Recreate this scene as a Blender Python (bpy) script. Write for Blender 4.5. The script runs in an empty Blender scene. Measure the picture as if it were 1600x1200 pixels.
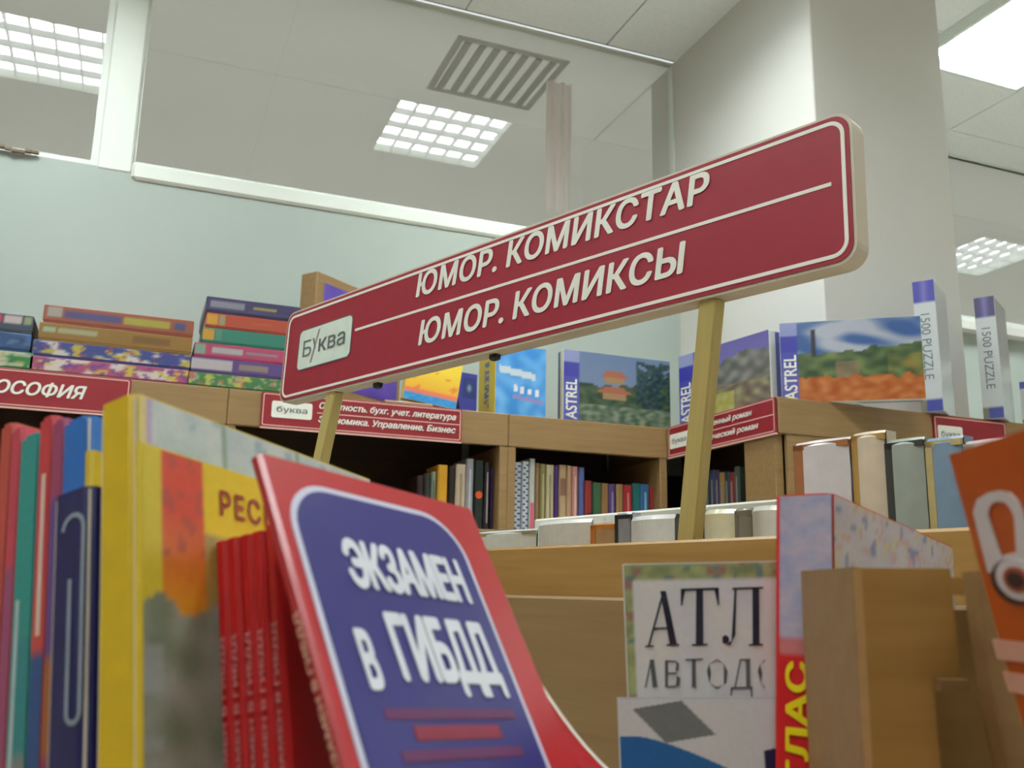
import bpy, math, random
from mathutils import Vector, Matrix, noise, geometry
random.seed(7)
scene = bpy.context.scene
COL = scene.collection

# ------------------------------------------------------------------ camera
F = 1500.0                                   # focal length in pixels of the 1600 x 1200 frame
EYE = 1.35
YAW, PITCH, ROLL = math.radians(21.3), math.atan(326 / 1500.0), math.radians(1.15)
FW = Vector((math.sin(YAW) * math.cos(PITCH), math.cos(YAW) * math.cos(PITCH), math.sin(PITCH)))
_r0 = Vector((math.cos(YAW), -math.sin(YAW), 0)); _u0 = _r0.cross(FW)
RT = _r0 * math.cos(ROLL) + _u0 * math.sin(ROLL)
UP = RT.cross(FW)
CAM = Vector((0, 0, EYE))
cd = bpy.data.cameras.new('camera'); cam = bpy.data.objects.new('camera', cd); COL.objects.link(cam)
cd.sensor_width = 36.0; cd.lens = 36.0 * F / 1600.0; cd.clip_start = 0.02
cam.matrix_world = Matrix(((RT.x, UP.x, -FW.x, CAM.x), (RT.y, UP.y, -FW.y, CAM.y), (RT.z, UP.z, -FW.z, CAM.z), (0, 0, 0, 1)))
cd.dof.use_dof = True; cd.dof.focus_distance = 1.25; cd.dof.aperture_fstop = 11.0
scene.camera = cam

# ------------------------------------------------------------------ world, exposure
LAMP = 42.0                                  # radiance of the ceiling lamps
w = bpy.data.worlds.new('world'); scene.world = w; w.use_nodes = True
w.node_tree.nodes['Background'].inputs[0].default_value = (0.75, 0.8, 0.8, 1)
w.node_tree.nodes['Background'].inputs[1].default_value = 1.1
scene.view_settings.view_transform = 'Standard'; scene.view_settings.look = 'None'
scene.view_settings.exposure = 0.0; scene.view_settings.gamma = 1.0
scene.view_settings.use_curve_mapping = False
try:
    scene.cycles.caustics_reflective = False; scene.cycles.caustics_refractive = False
    scene.cycles.sample_clamp_indirect = 6.0
except Exception: pass

# ------------------------------------------------------------------ geometry helpers
def ray(x, y): return FW + RT * ((x - 800) / F) + UP * ((600 - y) / F)
def atz(x, y, z): return CAM + ray(x, y) * z
def onax(x, y, ax, v):
    r = ray(x, y); return CAM + r * ((v - CAM[ax]) / r[ax])
def onpl(x, y, P, n):
    r = ray(x, y); return CAM + r * ((P - CAM).dot(n) / r.dot(n))
def c2w(a, b, c): return (RT * a + UP * b + FW * c).normalized()

class Frame:
    """local x right, y into the thing, z up; the face seen is y = 0"""
    def __init__(s, O, ex, ez):
        s.ex = ex.normalized(); s.ez = (ez - s.ex * ez.dot(s.ex)).normalized()
        s.ey = s.ez.cross(s.ex); s.O = O.copy()
        s.M = Matrix(((s.ex.x, s.ey.x, s.ez.x, O.x), (s.ex.y, s.ey.y, s.ez.y, O.y), (s.ex.z, s.ey.z, s.ez.z, O.z), (0, 0, 0, 1)))
    def uv(s, x, y):
        d = onpl(x, y, s.O, s.ey) - s.O; return d.dot(s.ex), d.dot(s.ez)
    def at(s, x, y, z): return s.O + s.ex * x + s.ey * y + s.ez * z
    def moved(s, x, y, z): return Frame(s.at(x, y, z), s.ex, s.ez)

def srgb(c):
    return tuple(((v / 255.0) / 12.92 if v / 255.0 <= 0.04045 else ((v / 255.0 + 0.055) / 1.055) ** 2.4) for v in c)
def mixc(a, b, t):
    t = max(0, min(1, t)); return tuple(a[i] + (b[i] - a[i]) * t for i in range(3))

class MB:
    def __init__(s): s.v = []; s.f = []; s.m = []
    def add(s, vs, fs, mi=0):
        b = len(s.v); s.v += [tuple(v) for v in vs]
        for f in fs: s.f.append([b + i for i in f]); s.m.append(mi)
        return s
    def box(s, a, b, mi=0):
        x0, y0, z0 = a; x1, y1, z1 = b
        return s.add([(x0, y0, z0), (x1, y0, z0), (x1, y1, z0), (x0, y1, z0), (x0, y0, z1), (x1, y0, z1), (x1, y1, z1), (x0, y1, z1)],
                     [(0, 3, 2, 1), (4, 5, 6, 7), (0, 1, 5, 4), (1, 2, 6, 5), (2, 3, 7, 6), (3, 0, 4, 7)], mi)
    def bbox(s, a, b, r=0.003, mi=0):
        """box with chamfered vertical and horizontal edges"""
        x0, y0, z0 = a; x1, y1, z1 = b
        r = min(r, (x1 - x0) * .45, (y1 - y0) * .45, (z1 - z0) * .45)
        def ring(z, i): return [(x0 + i + r, y0 + i, z), (x1 - i - r, y0 + i, z), (x1 - i, y0 + i + r, z), (x1 - i, y1 - i - r, z),
                                (x1 - i - r, y1 - i, z), (x0 + i + r, y1 - i, z), (x0 + i, y1 - i - r, z), (x0 + i, y0 + i + r, z)]
        vs = ring(z0, r * .7) + ring(z0 + r, 0) + ring(z1 - r, 0) + ring(z1, r * .7)
        fs = [tuple(reversed(range(8))), tuple(range(24, 32))]
        for k in range(3):
            for i in range(8):
                j = (i + 1) % 8; fs.append((k * 8 + i, k * 8 + j, k * 8 + 8 + j, k * 8 + 8 + i))
        return s.add(vs, fs, mi)
    def prism(s, pts, y0, y1, mi=0):
        """closed outline in local x,z extruded along y"""
        n = len(pts); vs = [(p[0], y0, p[1]) for p in pts] + [(p[0], y1, p[1]) for p in pts]
        fs = [tuple(range(n)), tuple(reversed(range(n, 2 * n)))]
        for i in range(n): j = (i + 1) % n; fs.append((i, n + i, n + j, j))
        return s.add(vs, fs, mi)
    def ringpr(s, po, pi, y0, y1, mi=0):
        n = len(po)
        vs = [(p[0], y0, p[1]) for p in po] + [(p[0], y0, p[1]) for p in pi] + [(p[0], y1, p[1]) for p in po] + [(p[0], y1, p[1]) for p in pi]
        fs = []
        for i in range(n):
            j = (i + 1) % n
            fs += [(i, j, n + j, n + i), (2 * n + i, 3 * n + i, 3 * n + j, 2 * n + j), (i, 2 * n + i, 2 * n + j, j), (n + i, n + j, 3 * n + j, 3 * n + i)]
        return s.add(vs, fs, mi)
    def build(s, name, mats, parent=None, smooth=False):
        me = bpy.data.meshes.new(name); me.from_pydata(s.v, [], s.f)
        if not isinstance(mats, (list, tuple)): mats = [mats]
        for m in mats: me.materials.append(m)
        for p, mi in zip(me.polygons, s.m): p.material_index = mi; p.use_smooth = smooth
        me.update()
        o = bpy.data.objects.new(name, me); COL.objects.link(o)
        if parent is not None: o.parent = parent
        return o

def rrect(x0, z0, x1, z1, r, n=6):
    out = []
    for cx, cz, a0 in ((x1 - r, z0 + r, -90), (x1 - r, z1 - r, 0), (x0 + r, z1 - r, 90), (x0 + r, z0 + r, 180)):
        for k in range(n + 1):
            a = math.radians(a0 + 90.0 * k / n); out.append((cx + r * math.cos(a), cz + r * math.sin(a)))
    return out
def tag(o, label=None, cat=None, group=None, kind=None):
    if label: o['label'] = label
    if cat: o['category'] = cat
    if group: o['group'] = group
    if kind: o['kind'] = kind
    return o
def thing(name, M, label, cat, group=None):
    o = bpy.data.objects.new(name, None); COL.objects.link(o); o.empty_display_size = 0.02
    o.matrix_world = M if isinstance(M, Matrix) else Matrix.Translation(M)
    return tag(o, label, cat, group)
def struct(name, mb, m, parent=None):
    o = mb.build(name, m, parent)
    if parent is None: o['kind'] = 'structure'
    return o

# ------------------------------------------------------------------ materials
def nodes_of(name):
    m = bpy.data.materials.new(name); m.use_nodes = True; return m, m.node_tree, m.node_tree.nodes['Principled BSDF']
def mat(name, col, rough=0.5, var=0.06, scale=30.0, bump=0.0, metal=0.0, spec=0.5, coat=0.0, stretch=(1, 1, 1)):
    """plain colour with a fine procedural variation; col is 0-255 sRGB"""
    m, nt, b = nodes_of(name); c = srgb(col)
    tc = nt.nodes.new('ShaderNodeTexCoord'); mp = nt.nodes.new('ShaderNodeMapping'); mp.inputs['Scale'].default_value = stretch
    nz = nt.nodes.new('ShaderNodeTexNoise'); nz.inputs['Scale'].default_value = scale; nz.inputs['Detail'].default_value = 3
    rp = nt.nodes.new('ShaderNodeValToRGB')
    rp.color_ramp.elements[0].position = .3; rp.color_ramp.elements[1].position = .7
    rp.color_ramp.elements[0].color = (*[v * (1 - var) for v in c], 1); rp.color_ramp.elements[1].color = (*[min(1, v * (1 + var)) for v in c], 1)
    nt.links.new(tc.outputs['Object'], mp.inputs[0]); nt.links.new(mp.outputs[0], nz.inputs['Vector'])
    nt.links.new(nz.outputs['Fac'], rp.inputs[0]); nt.links.new(rp.outputs[0], b.inputs['Base Color'])
    b.inputs['Roughness'].default_value = rough; b.inputs['Metallic'].default_value = metal
    b.inputs['Specular IOR Level'].default_value = spec; b.inputs['Coat Weight'].default_value = coat
    b.inputs['Coat Roughness'].default_value = .12
    if bump:
        bp = nt.nodes.new('ShaderNodeBump'); bp.inputs['Strength'].default_value = bump; bp.inputs['Distance'].default_value = .002
        nt.links.new(nz.outputs['Fac'], bp.inputs['Height']); nt.links.new(bp.outputs[0], b.inputs['Normal'])
    return m
def wood(name, c1, c2, rough=.45, axis=(1, 14, 14), scale=5):
    m, nt, b = nodes_of(name)
    tc = nt.nodes.new('ShaderNodeTexCoord'); mp = nt.nodes.new('ShaderNodeMapping'); mp.inputs['Scale'].default_value = axis
    nz = nt.nodes.new('ShaderNodeTexNoise'); nz.inputs['Scale'].default_value = scale; nz.inputs['Detail'].default_value = 6; nz.inputs['Distortion'].default_value = .6
    rp = nt.nodes.new('ShaderNodeValToRGB'); rp.color_ramp.elements[0].position = .3; rp.color_ramp.elements[1].position = .72
    rp.color_ramp.elements[0].color = (*srgb(c1), 1); rp.color_ramp.elements[1].color = (*srgb(c2), 1)
    nt.links.new(tc.outputs['Object'], mp.inputs[0]); nt.links.new(mp.outputs[0], nz.inputs['Vector'])
    nt.links.new(nz.outputs['Fac'], rp.inputs[0]); nt.links.new(rp.outputs[0], b.inputs['Base Color'])
    b.inputs['Roughness'].default_value = rough
    return m
def emis(name, col, s):
    m, nt, b = nodes_of(name)
    b.inputs['Base Color'].default_value = (.9, .9, .9, 1)
    b.inputs['Emission Color'].default_value = (*srgb(col), 1); b.inputs['Emission Strength'].default_value = s
    return m
M_WALL = mat('wall_paint', (170, 180, 173), .85, .02, 3)
M_PIER = mat('pier_lit_paint', (214, 212, 206), .85, .02, 3)  # wall paint lightened, stronger lamplight on the pier put into its colour
M_BOARD = mat('grey_backing', (222, 222, 216), .8, .02, 2)
M_WHITE = mat('white_trim_paint', (228, 234, 226), .5, .02, 6)
M_TILE = mat('ceiling_tile', (244, 246, 244), .9, .03, 60, .15)
M_GRID = mat('ceiling_grid', (120, 118, 115), .8)
M_FLOOR = mat('floor_tile', (228, 222, 210), .35, .05, 6)
M_WOOD = wood('beech_laminate', (130, 102, 64), (144, 115, 75))
M_WOODD = wood('oak_laminate', (148, 112, 56), (164, 126, 68), .4)
M_WOODP = wood('pale_post_wood', (178, 160, 96), (192, 174, 110), .45, (14, 14, 1))
M_WOODB = wood('case_back_painted_shade', (52, 38, 28), (62, 46, 34), .7)  # wood darkened to put the shade inside the cases into its colour
M_METAL = mat('louvre_metal', (225, 228, 230), .3, .02, 20, metal=.0, spec=.8)
M_LAMP = emis('lamp_glow', (243, 251, 250), LAMP)
M_SHELVED = mat('shelved_wall', (190, 182, 170), .8, .15, 4)
M_RED = mat('sign_red', (140, 26, 44), .45, .04, 40)
M_REDS = mat('shelf_sign_red', (132, 18, 30), .45, .04, 40)
M_SWHITE = mat('sign_white', (226, 226, 216), .5, .02, 30)
M_PINK = mat('sign_pink_edge', (216, 170, 160), .5, .03, 30)
M_GREY = mat('sign_grey_ink', (92, 98, 98), .6)
M_PAGE = mat('page_block', (214, 206, 186), .9, .08, 200, stretch=(1, 40, 1))
M_BLACK = mat('black_clip', (22, 22, 24), .4)
def print_mat(name, rough, coat=0.0):
    m, nt, b = nodes_of(name)
    a = nt.nodes.new('ShaderNodeVertexColor'); a.layer_name = 'Col'
    tc = nt.nodes.new('ShaderNodeTexCoord'); nz = nt.nodes.new('ShaderNodeTexNoise'); nz.inputs['Scale'].default_value = 260
    mx = nt.nodes.new('ShaderNodeMixRGB'); mx.blend_type = 'OVERLAY'; mx.inputs[0].default_value = .12
    nt.links.new(tc.outputs['Object'], nz.inputs['Vector']); nt.links.new(a.outputs[0], mx.inputs[1]); nt.links.new(nz.outputs['Fac'], mx.inputs[2])
    nt.links.new(mx.outputs[0], b.inputs['Base Color']); b.inputs['Roughness'].default_value = rough
    b.inputs['Coat Weight'].default_value = coat; b.inputs['Coat Roughness'].default_value = .1
    return m
M_PRINT = print_mat('printed_ink', .4)
M_PRINTG = print_mat('printed_ink_gloss', .25, .3)
_cm = {}
def cmat(col, rough=.4, coat=0.0):
    k = (col, rough, coat)
    if k not in _cm: _cm[k] = mat('ink_%d_%d_%d' % col, col, rough, .05, 60, coat=coat)
    return _cm[k]
def glass_mat():
    m = bpy.data.materials.new('window_glass'); m.use_nodes = True; nt = m.node_tree; nt.nodes.clear()
    o = nt.nodes.new('ShaderNodeOutputMaterial'); mx = nt.nodes.new('ShaderNodeMixShader'); fr = nt.nodes.new('ShaderNodeFresnel'); fr.inputs[0].default_value = 1.8
    t = nt.nodes.new('ShaderNodeBsdfTransparent'); t.inputs[0].default_value = (.97, .98, .975, 1)
    g = nt.nodes.new('ShaderNodeBsdfGlossy'); g.inputs['Roughness'].default_value = .012
    ge = nt.nodes.new('ShaderNodeNewGeometry'); iv = nt.nodes.new('ShaderNodeMath'); iv.operation = 'SUBTRACT'; iv.inputs[0].default_value = 1.0; ml = nt.nodes.new('ShaderNodeMath'); ml.operation = 'MULTIPLY'   # reflect at the front face only
    nt.links.new(ge.outputs['Backfacing'], iv.inputs[1]); nt.links.new(fr.outputs[0], ml.inputs[0]); nt.links.new(iv.outputs[0], ml.inputs[1])
    nt.links.new(ml.outputs[0], mx.inputs[0]); nt.links.new(t.outputs[0], mx.inputs[1]); nt.links.new(g.outputs[0], mx.inputs[2]); nt.links.new(mx.outputs[0], o.inputs[0])
    return m
M_GLASS = glass_mat()
def translucent(name, col):
    m = bpy.data.materials.new(name); m.use_nodes = True; nt = m.node_tree; nt.nodes.clear()
    o = nt.nodes.new('ShaderNodeOutputMaterial'); mx = nt.nodes.new('ShaderNodeMixShader'); mx.inputs[0].default_value = .6
    d = nt.nodes.new('ShaderNodeBsdfDiffuse'); t = nt.nodes.new('ShaderNodeBsdfTranslucent')
    nz = nt.nodes.new('ShaderNodeTexNoise'); nz.inputs['Scale'].default_value = 2.0
    rp = nt.nodes.new('ShaderNodeValToRGB'); c = srgb(col)
    rp.color_ramp.elements[0].color = (*[v * .95 for v in c], 1); rp.color_ramp.elements[1].color = (*[min(1, v * 1.05) for v in c], 1)
    nt.links.new(nz.outputs['Fac'], rp.inputs[0])
    for b in (d, t): nt.links.new(rp.outputs[0], b.inputs[0])
    nt.links.new(d.outputs[0], mx.inputs[1]); nt.links.new(t.outputs[0], mx.inputs[2]); nt.links.new(mx.outputs[0], o.inputs[0])
    return m
M_OPAL = translucent('added_backlit_panel', (236, 234, 228)); M_VENT = translucent('vent_slat', (216, 214, 210)); M_CLOTH = translucent('strip_cloth', (244, 232, 228))

# ------------------------------------------------------------------ print and lettering helpers
def printed(name, fn, x0, z0, x1, z1, y, parent, nx=24, ny=24, m=None, side=None):
    """flat ink on a face: a grid whose colours come from fn(u, v)"""
    vs = []; cols = []
    for j in range(ny + 1):
        for i in range(nx + 1):
            u, v = i / nx, j / ny
            if side == 'spine': vs.append((y, x0 + (x1 - x0) * u, z0 + (z1 - z0) * v))      # x plays the thickness axis
            else: vs.append((x0 + (x1 - x0) * u, y, z0 + (z1 - z0) * v))
            cols.append(srgb([max(0, min(255, c)) for c in fn(u, v)]))
    fs = [(j * (nx + 1) + i, j * (nx + 1) + i + 1, (j + 1) * (nx + 1) + i + 1, (j + 1) * (nx + 1) + i) for j in range(ny) for i in range(nx)]
    me = bpy.data.meshes.new(name); me.from_pydata(vs, [], fs)
    ca = me.color_attributes.new('Col', 'FLOAT_COLOR', 'POINT')
    for k, c in enumerate(cols): ca.data[k].color = (*c, 1)
    me.materials.append(m or M_PRINT)
    o = bpy.data.objects.new(name, me); COL.objects.link(o); o.parent = parent
    return o
_tc = {}; _gl = {}
def _outline(body, res):
    c = bpy.data.curves.new('lettering', 'FONT'); c.body = body; c.resolution_u = res; c.fill_mode = 'NONE'
    o = bpy.data.objects.new('lettering', c); COL.objects.link(o); bpy.context.view_layer.update()
    me = bpy.data.meshes.new_from_object(o.evaluated_get(bpy.context.evaluated_depsgraph_get()))
    vs = [tuple(v.co) for v in me.vertices]; es = [tuple(e.vertices) for e in me.edges]
    bpy.data.objects.remove(o); bpy.data.curves.remove(c); bpy.data.meshes.remove(me)
    return vs, es
def glyph(ch):
    """one letter, filled by winding number because its contours overlap, and its advance"""
    if ch in _gl: return _gl[ch]
    if 'I0' not in _gl: _gl['I0'] = max(v[0] for v in _outline('I', 2)[0])
    adv = max(v[0] for v in _outline(ch + 'I', 2)[0]) - _gl['I0']
    if ch == ' ': _gl[ch] = ([], [], adv); return _gl[ch]
    vs, es = _outline(ch, 4)
    nxt = {}
    for a, b in es: nxt.setdefault(a, []).append(b); nxt.setdefault(b, []).append(a)
    seen = set(); loops = []
    for st in sorted(nxt):
        if st in seen: continue
        lp = [st]; seen.add(st); cur = st
        while True:
            q = sorted(k for k in nxt[cur] if k not in seen)
            if not q: break
            cur = q[0]; seen.add(cur); lp.append(cur)
        loops.append([Vector((vs[k][0], vs[k][1])) for k in lp])
    V = [p for lp in loops for p in lp]; E_ = []; b0 = 0
    for lp in loops: E_ += [(b0 + k, b0 + (k + 1) % len(lp)) for k in range(len(lp))]; b0 += len(lp)
    ov, oe, of_, *_r = geometry.delaunay_2d_cdt(V, E_, [], 0, 1e-6)
    fs = []
    for f in of_:
        cx = sum(ov[k].x for k in f) / len(f); cy = sum(ov[k].y for k in f) / len(f); wn = 0
        for lp in loops:
            for k in range(len(lp)):
                a, b = lp[k], lp[(k + 1) % len(lp)]
                if (a.y <= cy) != (b.y <= cy):
                    if a.x + (cy - a.y) / (b.y - a.y) * (b.x - a.x) > cx: wn += 1 if b.y > a.y else -1
        if wn: fs.append(tuple(f))
    _gl[ch] = ([(p.x, p.y, 0) for p in ov], fs, adv); return _gl[ch]
for ch in sorted(set('ЮМОР. КОМИКСТАРЫбукваБквФИЛОСОФИЯОтчетность. бухг. учет. литератураЭкономика. Управление. Бизнессовременный романисторический романASTREL1500 PUZZLEЭКЗАМЕН В ГИБДДРЕСПУБЛИКААТЛАС')): glyph(ch)
def text_raw(body, bold, shear, space):
    k = (body, bold, shear, space)
    if k in _tc: return _tc[k]
    vs = []; fs = []; x = 0.0
    for ch in body:
        gv, gf_, adv = glyph(ch); b0 = len(vs)
        vs += [(x + v[0] + shear * v[1], v[1], 0) for v in gv]; fs += [tuple(b0 + q for q in f) for f in gf_]
        x += adv * space
    if bold:                                             # heavier strokes
        n = len(vs); V = []; Fc = []
        for q, (dx, dy) in enumerate(((0, 0), (bold, 0), (-bold, 0), (0, bold * .7), (0, -bold * .7), (bold * .7, bold * .5), (-bold * .7, bold * .5), (bold * .7, -bold * .5), (-bold * .7, -bold * .5))):
            V += [(v[0] + dx, v[1] + dy, q * 4e-5) for v in vs]; Fc += [tuple(i + q * n for i in f) for f in fs]
        vs, fs = V, Fc
    _tc[k] = (vs, fs); return _tc[k]
def text(name, body, x0, z0, w, h, y, parent, m, bold=.02, shear=0, space=1.0, rot=0, side=None, warp=None):
    """lettering fitted to the rectangle x0,z0 (w x h); rot=1 runs it upward, rot=-1 downward"""
    vs, fs = text_raw(body, bold, shear, space)
    xa = min(v[0] for v in vs); xb = max(v[0] for v in vs); ya = min(v[1] for v in vs); yb = max(v[1] for v in vs)
    out = []
    for v in vs:
        a, b = (v[0] - xa) / (xb - xa), (v[1] - ya) / (yb - ya)
        if warp: a, b = warp(a, b)
        if side == 'spine': b = 1 - b
        if rot == 1: X, Z = x0 + (1 - b) * w, z0 + a * h
        elif rot == -1: X, Z = x0 + b * w, z0 + (1 - a) * h
        else: X, Z = x0 + a * w, z0 + b * h
        Y = y - v[2]
        out.append((Y, X, Z) if side == 'spine' else (X, Y, Z))
    mb = MB(); mb.add(out, fs); return mb.build(name, m, parent)
def shape(name, fr, pts, y, parent, m, t=.0003):
    """a flat printed shape given by where its corners lie on the face"""
    return MB().prism([fr.uv(*p) for p in pts], y - t, y, 0).build(name, m, parent)
def N(x, y, z=0.0): return noise.noise(Vector((x, y, z)))

# ------------------------------------------------------------------ the room
XR, YB, ZC = 2.045, 3.334, 3.66                # pier side face, back wall, ceiling
YP, XP = 2.44, 2.64                            # pier front face and right edge
YB2 = 3.52                                     # back wall right of the pier
XL, XE, YN = -2.6, 6.6, -3.6
ZG = 2.735                                     # foot of the glazing
struct('floor', MB().box((XL, YN, -.1), (XE, 4.4, 0)), M_FLOOR)
ceil = struct('ceiling', MB().box((XL, YN, ZC + .012), (XE, YB + .02, ZC + .1)).box((XP, YB + .02, ZC + .012), (XE, YB2 + .02, ZC + .1)), M_GRID)
tm = None; P = .64
gx0 = 1.705 - P * 7; ny_ = int((YB - YN) / P) + 1
for i in range(15):
    for j in range(-1, ny_ + 1):
        x = gx0 + i * P; y1 = YB - j * P
        if x < XL - .3 or x > XE - .2 or y1 - P < YN - .3: continue
        if j == -1: continue
        if tm is None:
            tm = MB().bbox((.003, .003, 0), (P - .003, P - .003, .014), .002).build('tile', M_TILE, ceil)
            tm.location = (x, y1 - P, ZC); continue
        o = bpy.data.objects.new('tile', tm.data); COL.objects.link(o); o.parent = ceil; o.location = (x, y1 - P, ZC)
MB().bbox((XP, YB + .003, ZC), (XE, YB2 + .02, ZC + .012), .002).build('tile', M_TILE, ceil)
struct('wall_back', MB().box((XL, YB, 0), (XR + .02, YB + .12, ZG)), M_WALL)
struct('wall_left', MB().box((XL - .1, YN, 0), (XL, 4.4, ZC)), M_SHELVED)
struct('wall_front', MB().box((XL, YN - .1, 0), (XE, YN, ZC)), M_SHELVED)
struct('wall_right', MB().box((XE, YN, 0), (XE + .1, 4.4, ZC)), M_SHELVED)
struct('wall_pier', MB().bbox((XR, YP, 0), (XP, YB2 + .03, ZC + .01), .004), M_PIER)
struct('wall_back_right', MB().box((XP, YB2, 0), (XE, YB2 + .12, ZG)), M_WALL)
# shallow space behind the glazing; translucent wall and ceiling added to brighten it
struct('wall_backlit_added', MB().box((XL, 4.15, ZG - .3), (XE, 4.154, ZC)), M_OPAL)
struct('ceiling_backlit_added', MB().box((XL, YB + .021, ZC - .004), (XR - .001, 4.15, ZC)).box((XR - .001, YB2 + .031, ZC - .004), (XE, 4.15, ZC)), M_OPAL)
struct('floor_behind_glazing', MB().box((XL, YB + .12, ZG - .06), (XE, 4.15, ZG - .02)), M_BOARD)
# mullion, frames, panes
xm0 = onax(168, 120, 1, YB)[0]; xm1 = onax(222, 120, 1, YB)[0]
struct('trim_1', MB().bbox((xm0, YB - .004, ZG - .01), (xm1, YB + .12, ZC + .01), .006), M_WHITE)
struct('trim_2', MB().bbox((xm1, YB - .012, ZG - .03), (XR, YB + .05, ZG + .035), .01), M_WHITE)
struct('trim_3', MB().bbox((XP, YB2 - .012, ZG - .03), (XE, YB2 + .05, ZG + .03), .01), M_WHITE)
def window(name, x0, x1, y, fr):
    o = bpy.data.objects.new(name, None); COL.objects.link(o); o['kind'] = 'structure'; o.location = (x0, y, ZG)
    W, H = x1 - x0, ZC - ZG
    MB().box((.0, .028, 0), (W, .034, H)).build('pane', M_GLASS, o)
    f = MB().ringpr([(0, 0), (W, 0), (W, H), (0, H)], [(fr, fr), (W - fr, fr), (W - fr, H - fr * .2), (fr, H - fr * .2)], .015, .05)
    f.build('window_frame', M_WHITE, o)
    return o
window('window_1', XL, xm0, YB, .022)
window('window_2', xm1, XR, YB, .008)
window('window_3', XP, XE, YB2, .02)
# air vent and a pale hanging strip seen behind the glass
v = thing('air_vent', Vector((1.35, 3.74, ZC - .0125)), 'square slatted air vent in the ceiling behind the high glazing', 'vent')
MB().ringpr([(-.26, -.24), (.26, -.24), (.26, .24), (-.26, .24)], [(-.23, -.21), (.23, -.21), (.23, .21), (-.23, .21)], 0, .004).build('frame', translucent('vent_frame', (222, 220, 214)), v)
for k in range(7):
    s = MB().box((-.22 + k * .066, -.21, -.006), (-.19 + k * .066, .21, .001)).build('slat', M_VENT, v)
for c in v.children:
    if c.name.startswith('frame'): c.rotation_euler = (math.radians(90), 0, 0)
sp = MB()
sp.add([(-.06 + k * .011, math.sin(k * 1.5) * .010, z) for z in (-.62, 0) for k in range(12)], [(k, k + 1, k + 13, k + 12) for k in range(11)])
o = sp.build('hanging_strip', M_CLOTH, None); o.location = (1.60, 3.6, ZC - .06)
tag(o, 'pale pinkish cloth strip hanging behind the high glass near the corner', 'curtain')
# a curl of brown tape on the sill of the left window
tp = MB()
for k in range(7):
    tp.bbox((k * .02, -.018 - .004 * (k % 2), .004 * math.sin(k * 1.4)), (k * .02 + .022, -.006, .012 + .004 * math.sin(k * 1.4)), .002)
o = tp.build('peeling_tape', mat('tape_brown', (120, 104, 88), .8), None)
q = onax(2, 236, 1, YB); o.location = (q.x - .03, YB - .001, q.z)
tag(o, 'brown strip of peeling tape on the foot of the left window', 'tape')

# ------------------------------------------------------------------ ceiling lamps
def lamp(x0, y0, label):
    S = .6; D = .045
    t = thing('ceiling_lamp', Vector((x0 + S / 2, y0 + S / 2, ZC)), label, 'lamp', 'louvred ceiling lamps')
    h = S / 2
    fb = MB()
    for a, b in (((-h, -h), (h, -h + .018)), ((-h, h - .018), (h, h)), ((-h, -h + .018), (-h + .018, h - .018)), ((h - .018, -h + .018), (h, h - .018))):
        fb.box((a[0], a[1], -D - .004), (b[0], b[1], 0))
    fb.build('housing', M_WHITE, t)
    MB().box((-h + .018, -h + .018, -.006), (h - .018, h - .018, -.002)).build('light_panel', M_LAMP, t)
    me = None
    for ax in (0, 1):
        nb = 5 if ax == 0 else 3
        for k in range(nb):
            p = -h + .018 + (S - .036) * (k + 1) / (nb + 1)
            o = MB().box((-.002, -h + .018, -D), (.002, h - .018, -.012)).build('louvre_blade', M_METAL, t) if me is None else None
            if o is None: o = bpy.data.objects.new('louvre_blade', me); COL.objects.link(o); o.parent = t
            me = o.data
            if ax == 0: o.location = (p, 0, 0)
            else: o.location = (0, p, 0); o.rotation_euler = (0, 0, math.pi / 2)
    return t
lamp(.975, 2.08, 'square louvred ceiling lamp mirrored in the middle of the high glass')
lamp(-.80, 2.12, 'square louvred ceiling lamp mirrored in the left window')
lamp(2.94, 2.27, 'glaring louvred ceiling lamp at the top right beside the pillar')
lamp(4.84, 2.24, 'louvred ceiling lamp mirrored in the glass right of the pillar')
for x, y, nm in ((.975, .55, 'above the hanging sign, out of view'), (-.80, .55, 'above the near rack, out of view'), 
                 (-.80, -1.2, 'behind the viewer, left'), (2.94, -1.2, 'behind the viewer, right'), (4.84, -.3, 'at the far right of the shop')):
    lamp(x, y, 'unseen louvred fill lamp added ' + nm)  # unseen lamps added to fill the foreground and the pier with light

# ------------------------------------------------------------------ wall bookcases
BF, XF, PF = 2.884, 1.708, 2.26                # front planes: back case, pier-side case, pier-front case
ZT, ZB = 1.922, 1.815                          # top and foot of the fascia boards
ZS = 1.545                                     # upper shelf
def case(label, O, rz, W, D, left=True, right=True, tall=False, dark=None):
    """local x along the front, y into the case; origin at the floor, front left"""
    t = thing('bookcase', Matrix.Translation(O) @ Matrix.Rotation(rz, 4, 'Z'), label, 'bookcase', 'wall bookcases')
    th = .028
    if left: MB().bbox((0, .002 if not tall else .023, 0), (th, D, ZB if not tall else ZT - .029), .002).build('side_panel', dark or M_WOOD, t)
    if right: MB().bbox((W - th, .002, 0), (W, D, ZB), .002).build('side_panel', M_WOOD, t)
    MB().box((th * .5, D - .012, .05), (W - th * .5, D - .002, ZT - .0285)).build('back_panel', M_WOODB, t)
    MB().bbox((0, .022, ZT - .028), (W, D, ZT), .002).build('top_board', M_WOOD, t)
    MB().bbox((.0008, 0, ZB), (W - .0008, .022, ZT - .001), .002).build('fascia', M_WOOD, t)
    for z in (.08, .42, .80, 1.17, ZS):
        MB().bbox((th, .01, z - .024), (W - th, D - .013, z), .002).build('shelf', M_WOOD, t)
    return t
xs = onax(358, 605, 1, BF)[0]; xd = (onax(785, 700, 1, BF)[0] + onax(803, 700, 1, BF)[0]) / 2
case('beech wall bookcase at the left under the piles of flat boxes', Vector((xs - 1.05, BF, 0)), 0, 1.05, YB - BF - .005)
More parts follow.
